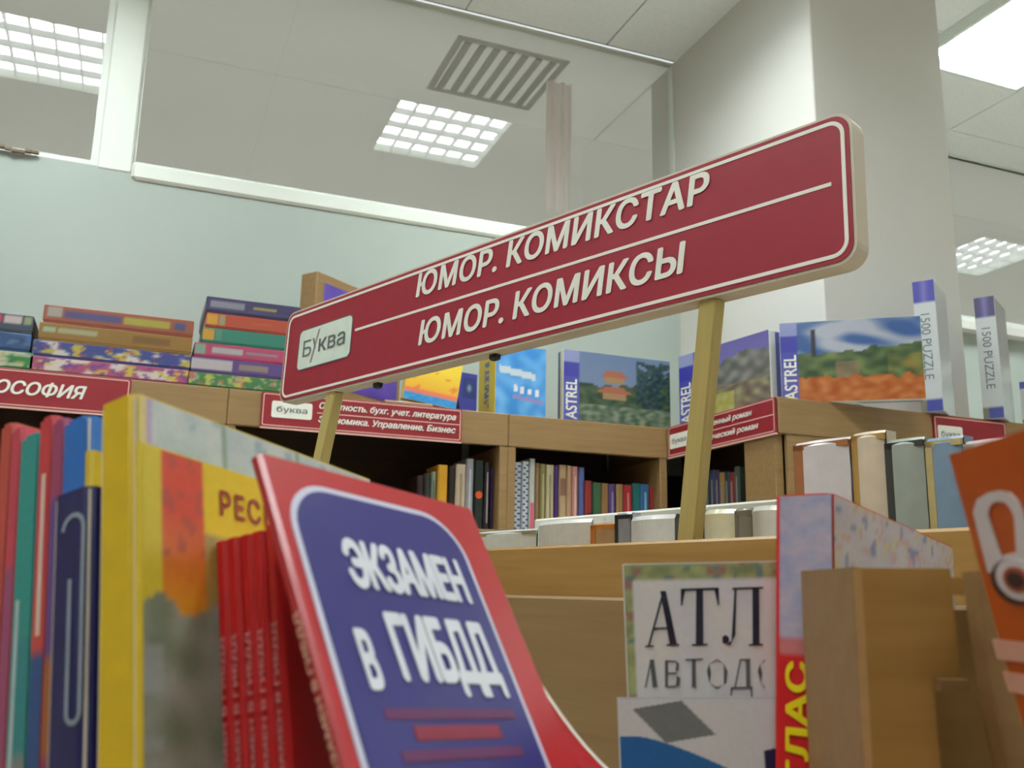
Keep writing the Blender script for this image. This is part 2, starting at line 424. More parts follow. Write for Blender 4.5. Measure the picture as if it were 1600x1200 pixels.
case('beech wall bookcase behind the left sign post, with the two-line shelf sign', Vector((xs, BF, 0)), 0, xd - xs, YB - BF - .005)
case('beech wall bookcase in the corner beneath the pagoda puzzle', Vector((xd, BF, 0)), 0, XF + .0 - xd, YB - BF - .005)
case('beech wall bookcase running along the side of the pillar', Vector((XF + .001, YB - .005, 0)), -math.pi / 2, YB - .005 - YP + .004, XR - XF - .006, right=False, dark=M_WOODB)  # end panel in the darkened wood, its shade in the colour
case('beech wall bookcase standing across the front of the pillar', Vector((XF + .001, PF - .001, 0)), 0, 1.35, YP - PF - .006, tall=True)
# the front of that case is closed below the fascia near its left end
MB().bbox((XF + .03, PF + .004, 0), (XF + .62, PF + .018, ZB), .002).build('closing_panel', M_WOOD, bpy.data.objects['bookcase.004']).matrix_parent_inverse = bpy.data.objects['bookcase.004'].matrix_world.inverted()

# --- red shelf signs
def shelf_sign(fr, W, H, label, logo, lines, right_clip=None):
    t = thing('shelf_sign', fr.M, label, 'sign', 'red shelf signs')
    MB().bbox((0, -.006, 0), (W, 0, H), .001).build('plate', M_REDS, t)
    e = .004
    MB().ringpr(rrect(e, e, W - e, H - e, .006, 3), rrect(e + .003, e + .003, W - e - .003, H - e - .003, .004, 3), -.0068, -.006).build('outline', M_PINK, t)
    MB().box((0, -.0075, -.005), (W, .0, -.0002)).build('edge_strip', M_PINK, t)
    if logo:
        lx, lz, lw, lh = logo
        lp = MB().prism(rrect(lx, lz, lx + lw, lz + lh, .006, 4), -.0072, -.006).build('logo_plate', M_SWHITE, t)
        text('logo', 'буква', lx + lw * .12, lz + lh * .25, lw * .76, lh * .45, -.0075, lp, M_GREY, .01)
    for body, x, z, w_, h_ in lines:
        text('lettering', body, x, z, w_, h_, -.0072, t, M_SWHITE, .03, .25)
    return t
ex, ez = Vector((1, 0, 0)), Vector((0, 0, 1))
HS = ZT - ZB - .002
xr_ = onax(205, 600, 1, BF)[0]
fr = Frame(Vector((xr_ - .56, BF - .0005, ZB + .001)), ex, ez)
xt = onax(137, 600, 1, BF)[0] - fr.O.x
shelf_sign(fr, .56, HS, 'red shelf sign at the left edge reading the end of a one-word heading', None, [('ФИЛОСОФИЯ', xt - .345, .033, .345, .042)])
x0 = onax(410, 610, 1, BF)[0]; x1 = onax(721, 650, 1, BF)[0]; W = x1 - x0
fr = Frame(Vector((x0, BF - .0005, ZB + .001)), ex, ez)
t = shelf_sign(fr, W, HS, 'red two-line shelf sign behind the left post of the hanging sign', (.03, .03, .12, .05),
           [('Отчетность. бухг. учет. литература', .17, .062, W - .19, .026), ('Экономика. Управление. Бизнес', .17, .02, W - .19, .026)])
MB().box((.165, -.0068, .0525), (W - .008, -.006, .0555)).build('divider', M_PINK, t)
fr = Frame(Vector((XF - .0005, BF - .02, ZB + .001)), Vector((0, -1, 0)), ez)
W = BF - .02 - onax(1214, 650, 0, XF)[1]
t = shelf_sign(fr, W, HS, 'red two-line shelf sign behind the right post, below the mountain puzzle', (.012, .026, .12, .05),
           [('современный роман', .16, .064, W - .27, .024), ('исторический роман', .16, .02, W - .24, .024)])
MB().box((.15, -.0068, .0525), (W - .008, -.006, .0555)).build('divider', M_PINK, t)
x0 = onax(1455, 650, 1, PF)[0]; W = .30
fr = Frame(Vector((x0, PF - .002, ZB - .004)), ex, ez)
shelf_sign(fr, W, HS, 'red shelf sign with a white logo plate below the tall upright puzzle boxes', (.014, .018, .10, .056), [])

# --- books on the upper shelves of the wall bookcases
def spine_book(M, t, h, d, col, band, label, group, tilt=0):
    """local x thickness, y depth, z height, spine at y = 0"""
    o = thing('book', M @ Matrix.Rotation(tilt, 4, 'Y'), label, 'book', group)
    r = min(.004, t * .3); c = MB()
    pr = [(0, .9 * d), (0, r), (r, 0), (t - r, 0), (t, r), (t, .9 * d), (t - .0012, .9 * d), (t - .0012, r + .001), (.0012, r + .001), (.0012, .9 * d)]
    c.add([(p[0], p[1], 0) for p in pr] + [(p[0], p[1], h) for p in pr],
          [(9, 8, 1, 0), (8, 7, 2, 1), (7, 4, 3, 2), (7, 6, 5, 4), (10, 11, 18, 19), (11, 12, 17, 18), (12, 13, 14, 17), (14, 15, 16, 17)] +
          [(i, (i + 1) % 10, 10 + (i + 1) % 10, 10 + i) for i in range(10)])
    c.build('cover', cmat(col), o)
    MB().box((.0013, r + .0012, .003), (t - .0013, .88 * d, h - .003)).build('page_block', M_PAGE, o)
    if band:
        kind, bc = band
        if kind == 'band': MB().box((r, -.0004, h * .55), (t - r, .0004, h * .8)).build('spine_label', cmat(bc), o)
        elif kind == 'foot': MB().box((r, -.0004, h * .02), (t - r, .0004, h * .4)).build('spine_label', cmat(bc), o)
        elif kind == 'line': MB().box((t * .4, -.0004, h * .1), (t * .62, .0004, h * .85)).build('spine_line', cmat(bc), o)
        elif kind == 'dot': MB().prism([(t / 2 + t * .4 * math.cos(a * .785), h * .5 + t * .4 * math.sin(a * .785)) for a in range(8)], -.0004, .0004).build('spine_mark', cmat(bc), o)
        elif kind == 'check':
            mb = MB()
            for k in range(22):
                a = (k % 2) * t * .45
                mb.box((r * .6 + a, -.0004, h * (.03 + k * .043)), (r * .6 + a + t * .38, .0004, h * (.03 + k * .043 + .024)))
            mb.build('spine_pattern', cmat(bc), o)
    return o
bay1 = [(120, 158, 300, (48, 30, 28), None, 'dark brown'), (160, 196, 290, (40, 40, 34), None, 'blackish green'), (198, 230, 280, (128, 138, 120), ('line', (60, 70, 60)), 'thin grey-green'),
        (238, 294, 240, (206, 150, 40), None, 'mustard yellow'), (298, 336, 250, (34, 26, 22), None, 'black'), (340, 398, 235, (190, 172, 148), ('line', (150, 130, 110)), 'cream'),
        (400, 442, 205, (142, 142, 148), ('line', (190, 190, 196)), 'tall grey'), (446, 500, 215, (26, 36, 32), ('dot', (216, 84, 30)), 'black and orange-spotted'),
        (504, 534, 225, (30, 24, 28), ('line', (170, 160, 165)), 'black white-striped'), (536, 562, 250, (52, 34, 62), None, 'dark purple')]
bay2 = [(664, 712, 225, (190, 196, 204), ('check', (34, 44, 92)), 'blue-and-white checked'), (716, 754, 220, (196, 202, 208), ('check', (40, 50, 98)), 'second blue-and-white checked'),
        (756, 790, 205, (196, 200, 194), ('foot', (206, 96, 120)), 'white spine with pink foot'), (792, 816, 230, (160, 124, 90), None, 'tan'), (818, 850, 235, (128, 120, 74), ('line', (180, 170, 130)), 'olive'),
        (852, 896, 240, (188, 174, 140), ('line', (120, 110, 80)), 'cream'), (897, 922, 245, (70, 44, 110), None, 'purple'), (924, 968, 240, (186, 160, 124), ('band', (140, 100, 80)), 'sandy'),
        (970, 998, 245, (178, 146, 112), None, 'light brown'), (1000, 1032, 250, (190, 130, 122), ('line', (220, 190, 180)), 'pinkish'), (1034, 1070, 255, (92, 104, 160), None, 'steel blue'),
        (1074, 1112, 330, (132, 44, 40), ('foot', (60, 26, 30)), 'maroon'), (1114, 1166, 340, (62, 102, 70), None, 'green'), (1168, 1206, 345, (140, 104, 66), None, 'brown'),
        (1208, 1244, 350, (84, 62, 120), ('line', (150, 140, 170)), 'violet'), (1250, 1288, 350, (150, 118, 76), None, 'ochre'), (1290, 1340, 355, (160, 44, 52), ('line', (200, 130, 120)), 'red'),
        (1342, 1386, 345, (44, 110, 106), None, 'teal'), (1388, 1436, 350, (48, 96, 140), ('line', (130, 170, 190)), 'sea-blue'), (1438, 1486, 360, (150, 44, 44), None, 'crimson'), (1488, 1526, 365, (158, 110, 70), None, 'wood-coloured')]
def shelf_row(bay, where, group):
    for a, b, ty, c, band, nm in bay:
        px0, px1, py = 620 + a * .275, 620 + b * .275, 660 + ty * .275
        y = BF + .05 + random.uniform(-.008, .012)
        p0 = onax(px0, py, 1, y); p1 = onax(px1, py, 1, y)
        h = max(.14, min(ZB - ZS - .008, p0.z - ZS))
        spine_book(Matrix.Translation((p0.x, y, ZS)), max(.006, p1.x - p0.x - .0012), h, .15, c, band, nm + ' book spine ' + where, group)
shelf_row(bay1, 'on the shelf left of the bookcase upright', 'books left of the bookcase upright')
shelf_row(bay2, 'on the corner shelf right of the bookcase upright', 'books right of the bookcase upright')
side = [((24, 30, 44), 'near-black', .2), ((44, 60, 84), 'slate blue', .215), ((64, 44, 84), 'plum', .21), ((150, 120, 60), 'dull gold', .2), ((36, 52, 60), 'dark teal', .2), ((120, 40, 40), 'brick red', .195), ((70, 80, 70), 'moss grey', .21)]
yy = BF - .14
for c, nm, h in side:
    yy -= .028
    spine_book(Matrix.Translation((XF + .06, yy + .028, ZS)) @ Matrix.Rotation(-math.pi / 2, 4, 'Z'), .026, h, .15, c, ('line', (150, 150, 150)), nm + ' book in the dark shelf beside the pillar', 'books in the pillar-side shelf')

# ------------------------------------------------------------------ flat game boxes on the left bookcase
def blobs(base, seed, pal, s=1.0):
    def fn(u, v):
        n = N(u * 9 * s + seed, v * 1.6, seed * 1.3); k = N(u * 14 * s + seed * 3, v * 2.2 + 5, 2)
        c = base
        if n > .12: c = mixc(c, pal[0], (n - .12) * 6)
        if k > .16: c = mixc(c, pal[1], (k - .16) * 6)
        if N(u * 22 * s, v * 3, seed + 9) > .3: c = mixc(c, pal[2 % len(pal)], .8)
        return c
    return fn
def strip(base, parts):
    def fn(u, v):
        for a, b, lo, hi, c in parts:
            if a <= u <= b and lo <= v <= hi: return c
        return base
    return fn
def flat_box(x0, x1, z0, h, d, col, fn, label, group, y=None, rz=0.0):
    t = thing('game_box', Matrix.Translation((x0, (BF + .012 if y is None else y), z0)) @ Matrix.Rotation(rz, 4, 'Z'), label, 'box', group)
    W = x1 - x0
    MB().bbox((.002, .002, 0), (W - .002, d - .002, h * .5), .001).build('base', cmat(col), t)
    MB().bbox((0, 0, h * .12), (W, d, h - .0005), .002).build('lid', cmat(col), t)
    printed('front_print', lambda u, v: tuple(.84 * c for c in fn(u, v)), .001, h * .14, W - .001, h - .002, -.0006, t, 64, 6)
    return t
bX = lambda px: onax(px, 520, 1, BF + .012)[0]
def pile(x0, x1, items, where, group):
    z = ZT
    for h, dx0, dx1, col, fn, nm in items:
        flat_box(x0 + dx0, x1 + dx1, z, h - .0008, .30, col, fn, nm + ' ' + where, group); z += h
pile(bX(50) - .40, bX(50), [
    (.052, 0, .012, (40, 110, 60), blobs((46, 128, 66), 1.1, [(200, 200, 170), (150, 170, 90), (220, 200, 190)]), 'green patterned flat game box, lowest'),
    (.052, 0, .0, (40, 70, 120), blobs((44, 76, 128), 2.7, [(60, 100, 150), (40, 56, 96), (90, 120, 150)]), 'blue flat game box, middle'),
    (.054, 0, .0, (50, 66, 80), strip((52, 64, 84), [(.82, .93, .45, .95, (210, 190, 190)), (.6, .8, .5, .9, (190, 60, 80)), (.94, .99, .4, .9, (150, 160, 120))]), 'slate game box with a pale label, topmost')],
    'of the pile at the left edge', 'pile of game boxes at the left edge')
x0, x1 = bX(60), bX(302)
pile(x0, x1, [
    (.046, -.012, .0, (150, 60, 100), blobs((172, 80, 120), 3.3, [(226, 214, 206), (216, 190, 80), (110, 60, 140)]), 'magenta patterned flat game box, lowest'),
    (.046, -.010, .0, (50, 60, 130), blobs((56, 66, 136), 4.9, [(216, 206, 200), (190, 170, 70), (160, 70, 90)]), 'blue patterned flat game box, second from the bottom'),
    (.052, 0, .0, (150, 110, 40), strip((146, 106, 40), [(.12, .36, .35, .75, (170, 166, 130)), (.02, .1, .4, .8, (160, 180, 150)), (.6, .85, .2, .8, (120, 82, 34))]), 'golden-brown game box with pale title, second from the top'),
    (.052, .006, .0, (150, 70, 50), strip((150, 78, 54), [(.14, .5, .2, .8, (76, 70, 120)), (.17, .44, .35, .65, (140, 160, 170)), (.52, .84, .3, .75, (170, 160, 60)), (.02, .12, .25, .85, (170, 160, 150)), (.86, .95, .2, .8, (70, 76, 120))]), 'reddish-brown game box with purple title, topmost')],
    'of the middle pile', 'middle pile of game boxes')
x0, x1 = bX(306), bX(306) + .30
pile(x0, x1, [
    (.044, -.012, 0, (60, 120, 70), blobs((70, 124, 72), 5.3, [(200, 110, 90), (190, 190, 90), (170, 180, 160)]), 'green floral flat game box, lowest'),
    (.046, -.006, 0, (96, 66, 130), strip((92, 66, 132), [(.0, .38, .05, .95, (196, 186, 190)), (.16, .32, .3, .7, (150, 130, 140)), (.44, .72, .3, .8, (150, 130, 120)), (.5, .56, .3, .8, (200, 170, 60)), (.66, .72, .2, .7, (90, 150, 100))]), 'purple and white game box, second from the bottom'),
    (.044, 0, 0, (178, 60, 100), strip((180, 66, 104), [(.16, .46, .3, .7, (176, 176, 176)), (.5, .8, .35, .6, (130, 150, 150)), (.0, .1, .1, .9, (130, 160, 140))]), 'pink flat game box, third from the bottom'),
    (.048, .018, 0, (40, 120, 100), strip((44, 124, 104), [(.0, .12, .1, .9, (206, 150, 50)), (.13, .2, .1, .9, (90, 140, 120))]), 'sea-green flat game box, third from the top'),
    (.046, .026, 0, (170, 60, 40), strip((176, 70, 44), [(.0, .12, .1, .9, (206, 150, 50)), (.13, .2, .1, .9, (150, 150, 110)), (.5, .7, .4, .6, (190, 90, 50))]), 'orange-red flat game box, second from the top'),
    (.050, .022, 0, (52, 44, 84), strip((56, 48, 92), [(.04, .4, .3, .7, (140, 136, 150)), (.5, .74, .35, .65, (170, 160, 80)), (.44, .95, .1, .3, (70, 60, 110))]), 'dark blue flat game box, topmost')],
    'of the pile beside the display board', 'right pile of game boxes')

# --- wooden display board with a purple poster
P0 = onax(490, 520, 1, BF + .02); P0.z = ZT
ed = Vector((math.sin(math.radians(53)), math.cos(math.radians(53)), 0))
fr = Frame(P0, ed, ez); L = .44
t = thing('display_board', fr.M, 'thick wooden display board with a purple poster, half hidden behind the hanging sign', 'display board')
MB().bbox((0, 0, 0), (L, .07, .405), .004).build('board', M_WOOD, t)
printed('poster', lambda u, v: mixc((96, 70, 170), (70, 50, 140), N(u * 5, v * 5) + .4), .035, .05, L - .02, .375, -.001, t, 12, 12)

# --- leaning yellow and blue box, blue packet, blue book box
def picture_box(fr, W, H, T, label, cat, name, col, fn, nx=40, ny=30, edge=(214, 214, 210), group=None, gloss=False):
    t = thing(name, fr.M, label, cat, group)
    MB().bbox((0, 0, 0), (W, T * .55, H), .002).build('lid', cmat(edge), t)
    MB().bbox((.002, T * .5, .002), (W - .002, T, H - .002), .002).build('base', cmat(col), t)
    printed('front_print', fn, .001, .001, W - .001, H - .001, -.0008, t, nx, ny, M_PRINTG if gloss else None)
    return t
yb = BF + .03
q0 = onax(629, 618, 1, yb); q1 = onax(713, 643, 1, yb)
def fy(u, v):
    if v < .2: return mixc((40, 130, 200), (70, 160, 214), N(u * 9, v * 20) + .5)
    if v < .26: return (226, 120, 90)
    c = mixc((226, 170, 50), (236, 204, 60), (v - .26) * 2)
    return mixc(c, (220, 120, 60), .8) if N(u * 6, v * 9, 3) > .35 else c
fr = Frame(Vector((q0.x, yb, ZT + .026)), Vector((1, 0, -.13)), ez)
picture_box(fr, q1.x - q0.x, .15, .04, 'yellow and sky-blue box tilted against the wooden display board', 'box', 'picture_box', (230, 190, 60), fy, 20, 20, (232, 196, 70))
o = MB().bbox((q0.x - .06, yb - .01, ZT), (q0.x + .10, yb + .10, ZT + .013), .003).build('carton', M_WOOD, None)
tag(o, 'flat beige carton under the tilted yellow box', 'carton')
fr = Frame(onax(718, 640, 1, yb + .02), Vector((1, .25, 0)), Vector((0, 0, 1))); fr.O.z = ZT
fr = Frame(fr.O, fr.ex, fr.ez)
t = thing('packet', fr.M, 'small dark blue packet flaring upward beside the tilted yellow box', 'packet')
a = [(.004, 0), (.066, 0), (.066, .135), (-.03, .135)]
MB().prism(a, 0, .03).build('body', cmat((54, 60, 140)), t)
printed('emblem', lambda u, v: mixc((40, 50, 110), (120, 150, 150), 1.5 - 6 * math.hypot(u - .5, (v - .5))), .01, .05, .06, .12, -.0006, t, 14, 14)
x0, x1 = onax(773, 600, 1, BF + .02)[0], onax(853, 600, 1, BF + .02)[0]
fr = Frame(Vector((x0, BF + .02, ZT)), ex, ez); H = onax(852, 545, 1, BF + .02).z - ZT
t = thing('book_box', fr.M, 'upright sky-blue boxed set with a yellow side, right of the blue packet', 'box')
MB().bbox((0, 0, 0), (x1 - x0, .16, H), .002).build('carton_body', cmat((206, 182, 40)), t)
def fb_(u, v):
    c = mixc((52, 130, 200), (110, 170, 222), N(u * 4, v * 5) + .45)
    if abs(v - (.66 - .12 * u)) < .05 and .06 < u < .8: c = (196, 206, 214)
    if abs(v - (.42 - .1 * u)) < .045 and .34 < u < .95 and (int(u * 14) % 2): c = (226, 222, 224)
    if abs(v - (.30 - .1 * u)) < .025 and .34 < u < .95: c = (150, 130, 180)
    return c
printed('front_print', fb_, .003, .002, x1 - x0 - .001, H - .002, -.0008, t, 40, 40)
def fs_(u, v): return (70, 90, 130) if (.34 < u < .62 and .1 < v < .8 and N(u * 3, v * 26) > -.1) else (206, 182, 40)
printed('side_print', lambda u, v: fs_(u, v), .003, .002, .157, H - .002, -.0008, t, 14, 40, side='spine')

# ------------------------------------------------------------------ jigsaw puzzle boxes
def edge_strip(u, v):
    c = (64, 70, 150) if v > .45 else (86, 88, 160)
    if v > .82: c = (130, 136, 180)
    elif v > .62: c = (52, 52, 146)
    return c
def puzzle(fr, W, H, T, label, scene_fn, strip_w=.14, edge=(216, 220, 214)):
    t = picture_box(fr, W, H, T, label, 'puzzle box', 'puzzle_box', (70, 76, 150), lambda u, v: edge_strip(u, v) if u < strip_w else tuple(.82 * c for c in scene_fn((u - strip_w) / (1 - strip_w), v)), 60, 44, edge, 'boxed jigsaw puzzles', True)
    text('brand_lettering', 'ASTREL', W * .022, H * .03, W * strip_w * .72, H * .56, -.0014, t, M_SWHITE, .02, rot=1)
    return t
def sc_pagoda(u, v):
    sky = mixc((150, 164, 190), (110, 134, 176), v)
    hz = .55 + .25 * max(0, u - .55) * 2 + .1 * N(u * 7, 3)
    c = sky
    if v < hz: c = mixc((44, 70, 50), (88, 110, 76), N(u * 12, v * 12) + .5)
    if u > .62 and v < .95 - .12 * N(u * 9, 1) and N(u * 10, v * 10, 4) > -.25: c = mixc((30, 54, 60), (70, 100, 96), N(u * 20, v * 20) + .4)
    for cz, hw in ((.66, .17), (.44, .2)):
        if abs(u - .38) < hw * (1 - (v - cz) * 6) and cz < v < cz + .1: c = (186, 110, 78)
        if abs(u - .38) < hw * .6 and cz - .09 < v <= cz: c = (180, 140, 100)
    if v < .26: c = mixc((70, 100, 76), (150, 156, 136), .5 + N(u * 14, v * 18, 7))
    return c
def sc_mount(u, v):
    c = mixc((150, 150, 200), (110, 96, 176), v)
    hz = .62 + .2 * math.sin(u * 3.0 - .6) + .06 * N(u * 10, 2)
    if v < hz: c = mixc((92, 92, 86), (148, 146, 140), .5 + N(u * 8, v * 9))
    if v < .42: c = mixc((110, 90, 80), (170, 164, 120), .45 + N(u * 9, v * 12, 3))
    if v < .34 and u < .55: c = mixc((176, 170, 60), (200, 196, 140), .5 + N(u * 12, v * 14, 6))
    return c
def sc_autumn(u, v):
    c = mixc((196, 200, 216), (60, 96, 160), max(0, min(1, .35 + N(u * 3.2 + v * 2, v * 6, 1) * 1.6 + (v - .8))))
    hz = .6 + .12 * max(0, u - .3) + .05 * N(u * 9, 4)
    if v < hz: c = mixc((52, 78, 50), (124, 140, 84), .45 + N(u * 9, v * 10, 2))
    if v < .5 and .3 < u < .5: c = mixc(c, (170, 130, 110), .6)
    if u > .72 and v < .55: c = mixc(c, (170, 140, 70), .35 + N(u * 8, v * 8, 8))
    if v < .3 + .06 * N(u * 12, 9): c = mixc((176, 84, 34), (214, 134, 74), .5 + N(u * 12, v * 14, 5))
    if abs(u - .13) < .022 - .02 * (v - .6) and .55 < v < .9: c = (50, 46, 62)
    return c
yq = BF + .03
x0, x1 = onax(880, 600, 1, yq)[0], onax(1047, 600, 1, yq)[0]
H1 = .25
puzzle(Frame(Vector((x0, yq, ZT)), ex, ez), x1 - x0, H1, .05, 'jigsaw puzzle box picturing a red pagoda above dark trees', sc_pagoda)
pA = onpl(1052, 551, Vector((0, 0, ZT + H1)), ez); pA.z = ZT
pB = Vector((1.792, 2.44, ZT))
pA = Vector((XF + .026, 2.84, ZT))
az = onax(1203, 560, 0, XF + .09); pB = Vector((az.x, az.y, ZT))
fr = Frame(pA, (pB - pA), ez); puzzle(fr, (pB - pA).length, H1, .05, 'jigsaw puzzle box picturing a mountain under a violet sky, behind the right post', sc_mount, .17)
pA = onpl(1217, 505, Vector((0, 0, ZT + H1)), ez); pB = onpl(1438, 493, Vector((0, 0, ZT + H1)), ez); pA.z = pB.z = ZT
fr = Frame(pA, pB - pA, ez); puzzle(fr, (pB - pA).length, H1, .05, 'jigsaw puzzle box with an autumn valley and orange bushes, jutting over the shelf edge', sc_autumn, .13)
ps = fr.at(.24, .02, -.0035)
o = MB().bbox((-.05, -.05, -.002), (.05, .05, .0018), .001).build('paper_slip', M_SWHITE, None); o.location = (1.98, PF + .035, ZT + .002 - .0018 + .0019); o.rotation_euler = (0, 0, .5)
tag(o, 'white paper slip under the autumn puzzle box', 'paper slip')
def tall_box(px, H, W, D, azd, label, top=(60, 56, 140)):
    P = onax(px, 600, 1, PF + .008); P.z = ZT
    # the narrow spine faces the viewer, the broad face turns right
    ed = Vector((math.sin(math.radians(azd + 90)), math.cos(math.radians(azd + 90)), 0))
    fr = Frame(P, ed, ez)
    t = thing('upright_puzzle_box', fr.M, label, 'puzzle box', 'boxed jigsaw puzzles standing on end')
    MB().bbox((0, 0, 0), (W, D, H), .003).build('carton_body', cmat((196, 200, 206), .15, .6), t)
    def fn(u, v):
        if v > .83: return mixc(top, (120, 116, 170), .8 - 3 * abs(u - .5)) if .2 < u < .8 else top
        if v < .1: return (64, 70, 140) if u > .3 else (120, 116, 100)
        return (190, 194, 194)
    printed('spine_print', fn, .001, .001, W - .001, H - .001, -.0008, t, 12, 50)
    text('lettering', '1500 PUZZLE', W * .28, H * .24, W * .42, H * .5, -.0014, t, M_GREY, .0, rot=-1)
    def sd(u, v): return mixc((120, 130, 140), (190, 186, 190), .5 + N(u * 3, v * 5) + .3 * (.5 - v))
    return t
tall_box(1436, .425, .066, .19, 56, 'tall upright puzzle box with blue top, beside the autumn puzzle')
tall_box(1532, .405, .062, .19, 58, 'second tall upright puzzle box, farther right, standing alone', (70, 62, 100))
tall_box(1592, .14, .07, .15, 60, 'low blue-topped puzzle box at the right edge of the shelf', (70, 76, 150))

# ------------------------------------------------------------------ the low gondola that carries the sign
ga = math.radians(-13.7)
G = Vector((math.sin(ga), math.cos(ga), 0))          # runs away from the viewer
GN = Vector((-G.y, G.x, 0)); GN = -GN if GN.dot(Vector((-1, -.2, 0))) < 0 else GN   # faces the viewer
PG = atz(1078, 843, 1.06); ZG2 = PG.z
near = onpl(1640, 900, PG, GN); far = onpl(640, 870, PG, GN)
GL = (far - near).dot(G)
O = Vector((far.x, far.y, 0))
gf = Frame(O, -G, ez)                                # local x toward the viewer's right, y behind the panel
gon = thing('gondola', gf.M, 'low oak-coloured display gondola with a white back strip carrying the hanging sign', 'gondola')
MB().bbox((0, 0, 0), (GL, .022, ZG2), .003).build('front_panel', M_WOODD, gon)
zl = onpl(880, 932, PG + GN * .06, GN).z
MB().bbox((0, -.062, .5), (GL, -.002, zl), .003).build('front_ledge', M_WOOD, gon)
wl = onpl(900, 806, PG - GN * .25, GN).z
MB().bbox((0, .25, 0), (GL, .27, wl), .003).build('back_strip', M_SWHITE, gon)
MB().bbox((0, .023, 1.0), (GL, .249, 1.28), .003).build('inner_shelf', M_WOODD, gon)
ZI = 1.28
def gondola_book(pxl, pxr, pty, off, T, name, label, spine_c, face, group, gloss=.4, curve=0.0, lean=0.0):
    """face-out paperback on the gondola: visible face towards the viewer with a darker spine strip at its left"""
    Pp = PG - GN * off
    a = onpl(pxl, pty, Pp, GN); b = onpl(pxr, pty, Pp, GN)
    W = (b - a).length; H = a.z - ZI
    fr = Frame(Vector((a.x, a.y, ZI)), -G, ez)
    t = thing(name, fr.M, label, 'book', group)
    n = 10; outl = []
    for k in range(n + 1):
        u = k / n; outl.append((W * u, -curve * math.sin(math.pi * u)))
    c = MB(); vs = [(p[0], p[1], z) for z in (0, H - .006, H) for p in outl]
    for i in range(2 * (n + 1), 3 * (n + 1)): vs[i] = (vs[i][0], vs[i][1] + .004, vs[i][2])
    c.add(vs, [(r * (n + 1) + i, r * (n + 1) + i + 1, (r + 1) * (n + 1) + i + 1, (r + 1) * (n + 1) + i) for r in range(2) for i in range(n)])
    c.add([(0, .004, H), (W, .004, H), (W, T, H), (0, T, H), (0, T, 0), (W, T, 0), (0, 0, 0), (W, 0, 0)], [(0, 1, 2, 3), (3, 2, 5, 4), (6, 0, 3, 4), (7, 5, 2, 1), (6, 4, 5, 7)])
    cc = c.build('cover', cmat(face, .22, .5), t, False)
    if spine_c:
        MB().box((0, -curve * .2 - .0016, 0), (min(W * .2, .012), -.0002, H - .004)).build('spine_strip', cmat(spine_c), t)
        MB().box((0, -curve * .2 - .0016, H - .009), (W, -.0002 + .002, H - .003)).build('top_strip', cmat(spine_c), t)
    return t
wr = [(744, 838, 832, .17, .02, 'white paperback at the far end of the gondola row, next to the red exam book', (150, 156, 120), (232, 236, 232), .004),
      (842, 924, 816, .16, .03, 'white glossy paperback left of the orange one in the gondola row', None, (240, 242, 240), .012),
      (924, 961, 818, .155, .02, 'orange-edged paperback in the gondola row', (206, 124, 40), (190, 150, 100), .002),
      (962, 985, 802, .15, .02, 'narrow book with a black edge right of the orange paperback', (30, 30, 34), (150, 150, 160), .002),
      (986, 1054, 808, .15, .03, 'white glossy paperback just left of the right sign post', None, (236, 240, 240), .01),
      (1055, 1098, 800, .155, .02, 'grey paperback directly behind the right sign post', (110, 112, 110), (150, 150, 146), .002),
      (1100, 1148, 798, .145, .03, 'cream glossy paperback just right of the right sign post', None, (226, 220, 190), .01),
      (1149, 1174, 795, .14, .02, 'narrow grey-brown paperback near the lilac map atlas', (120, 110, 96), (128, 122, 110), .002),
      (1175, 1222, 792, .135, .03, 'white paperback touching the lilac map atlas', None, (228, 228, 222), .008)]
for a, b, ty, off, T, lab, sc_, fc, cv in wr:
    gondola_book(a, b, ty, off, T, 'paperback', lab, sc_, fc, 'paperbacks in the gondola row', curve=cv)
rr_ = [(1241, 1326, 693, .055, .02, 'pinkish-white paperback with a brown edge, first of the tall row behind the lilac atlas', (150, 96, 56), (206, 200, 202), .004),
       (1331, 1381, 678, .06, .02, 'cream paperback with an ochre edge, tallest of the row behind the lilac atlas', (176, 140, 76), (206, 190, 168), .004),
       (1383, 1442, 689, .058, .02, 'grey-green paperback with a black edge behind the lilac atlas', (52, 54, 48), (150, 158, 150), .004),
       (1446, 1502, 686, .056, .02, 'dusty blue paperback with a cream edge next to the orange book', (176, 160, 110), (116, 140, 164), .003),
       (1506, 1580, 690, .056, .02, 'pale paperback mostly hidden by the orange book', (190, 180, 170), (180, 160, 160), .003)]
for a, b, ty, off, T, lab, sc_, fc, cv in rr_:
    gondola_book(a, b, ty, off, T, 'paperback', lab, sc_, fc, 'tall paperbacks at the near end of the gondola', curve=cv)

# ------------------------------------------------------------------ the hanging sign
sd = c2w(-1489, -310, 1500)                            # runs away to the left
su = c2w(560, 6900, 1500)
BR = atz(1341, 407, 1.0)
su = (su - sd * su.dot(sd)).normalized()
sf = Frame(BR, -sd, su)                                # local x to the right, provisional origin at the right
xl = sf.uv(436, 628)[0]; SL = -xl
sf = sf.moved(xl, 0, 0)
SH = sf.uv(1320, 172)[1]; ST = .026
sign = thing('hanging_sign', sf.M, 'long red two-line section sign on two pale wooden posts', 'sign')
R0 = .022
MB().prism(rrect(0, 0, SL, SH, R0), 0, ST).build('board', mat('sign_board_edge', (196, 186, 168), .6, .03, 20), sign)
e = .0035
MB().prism(rrect(e, e, SL - e, SH - e, R0 - .002), -.0012, 0).build('red_face', M_RED, sign)
e2 = .0085
MB().ringpr(rrect(e2, e2, SL - e2, SH - e2, R0 - .004), rrect(e2 + .0045, e2 + .0045, SL - e2 - .0045, SH - e2 - .0045, R0 - .008), -.0017, -.0012).build('white_outline', M_SWHITE, sign)
fx = lambda px, py: sf.uv(px, py)
a = fx(556, 516); b = fx(1300, 288)
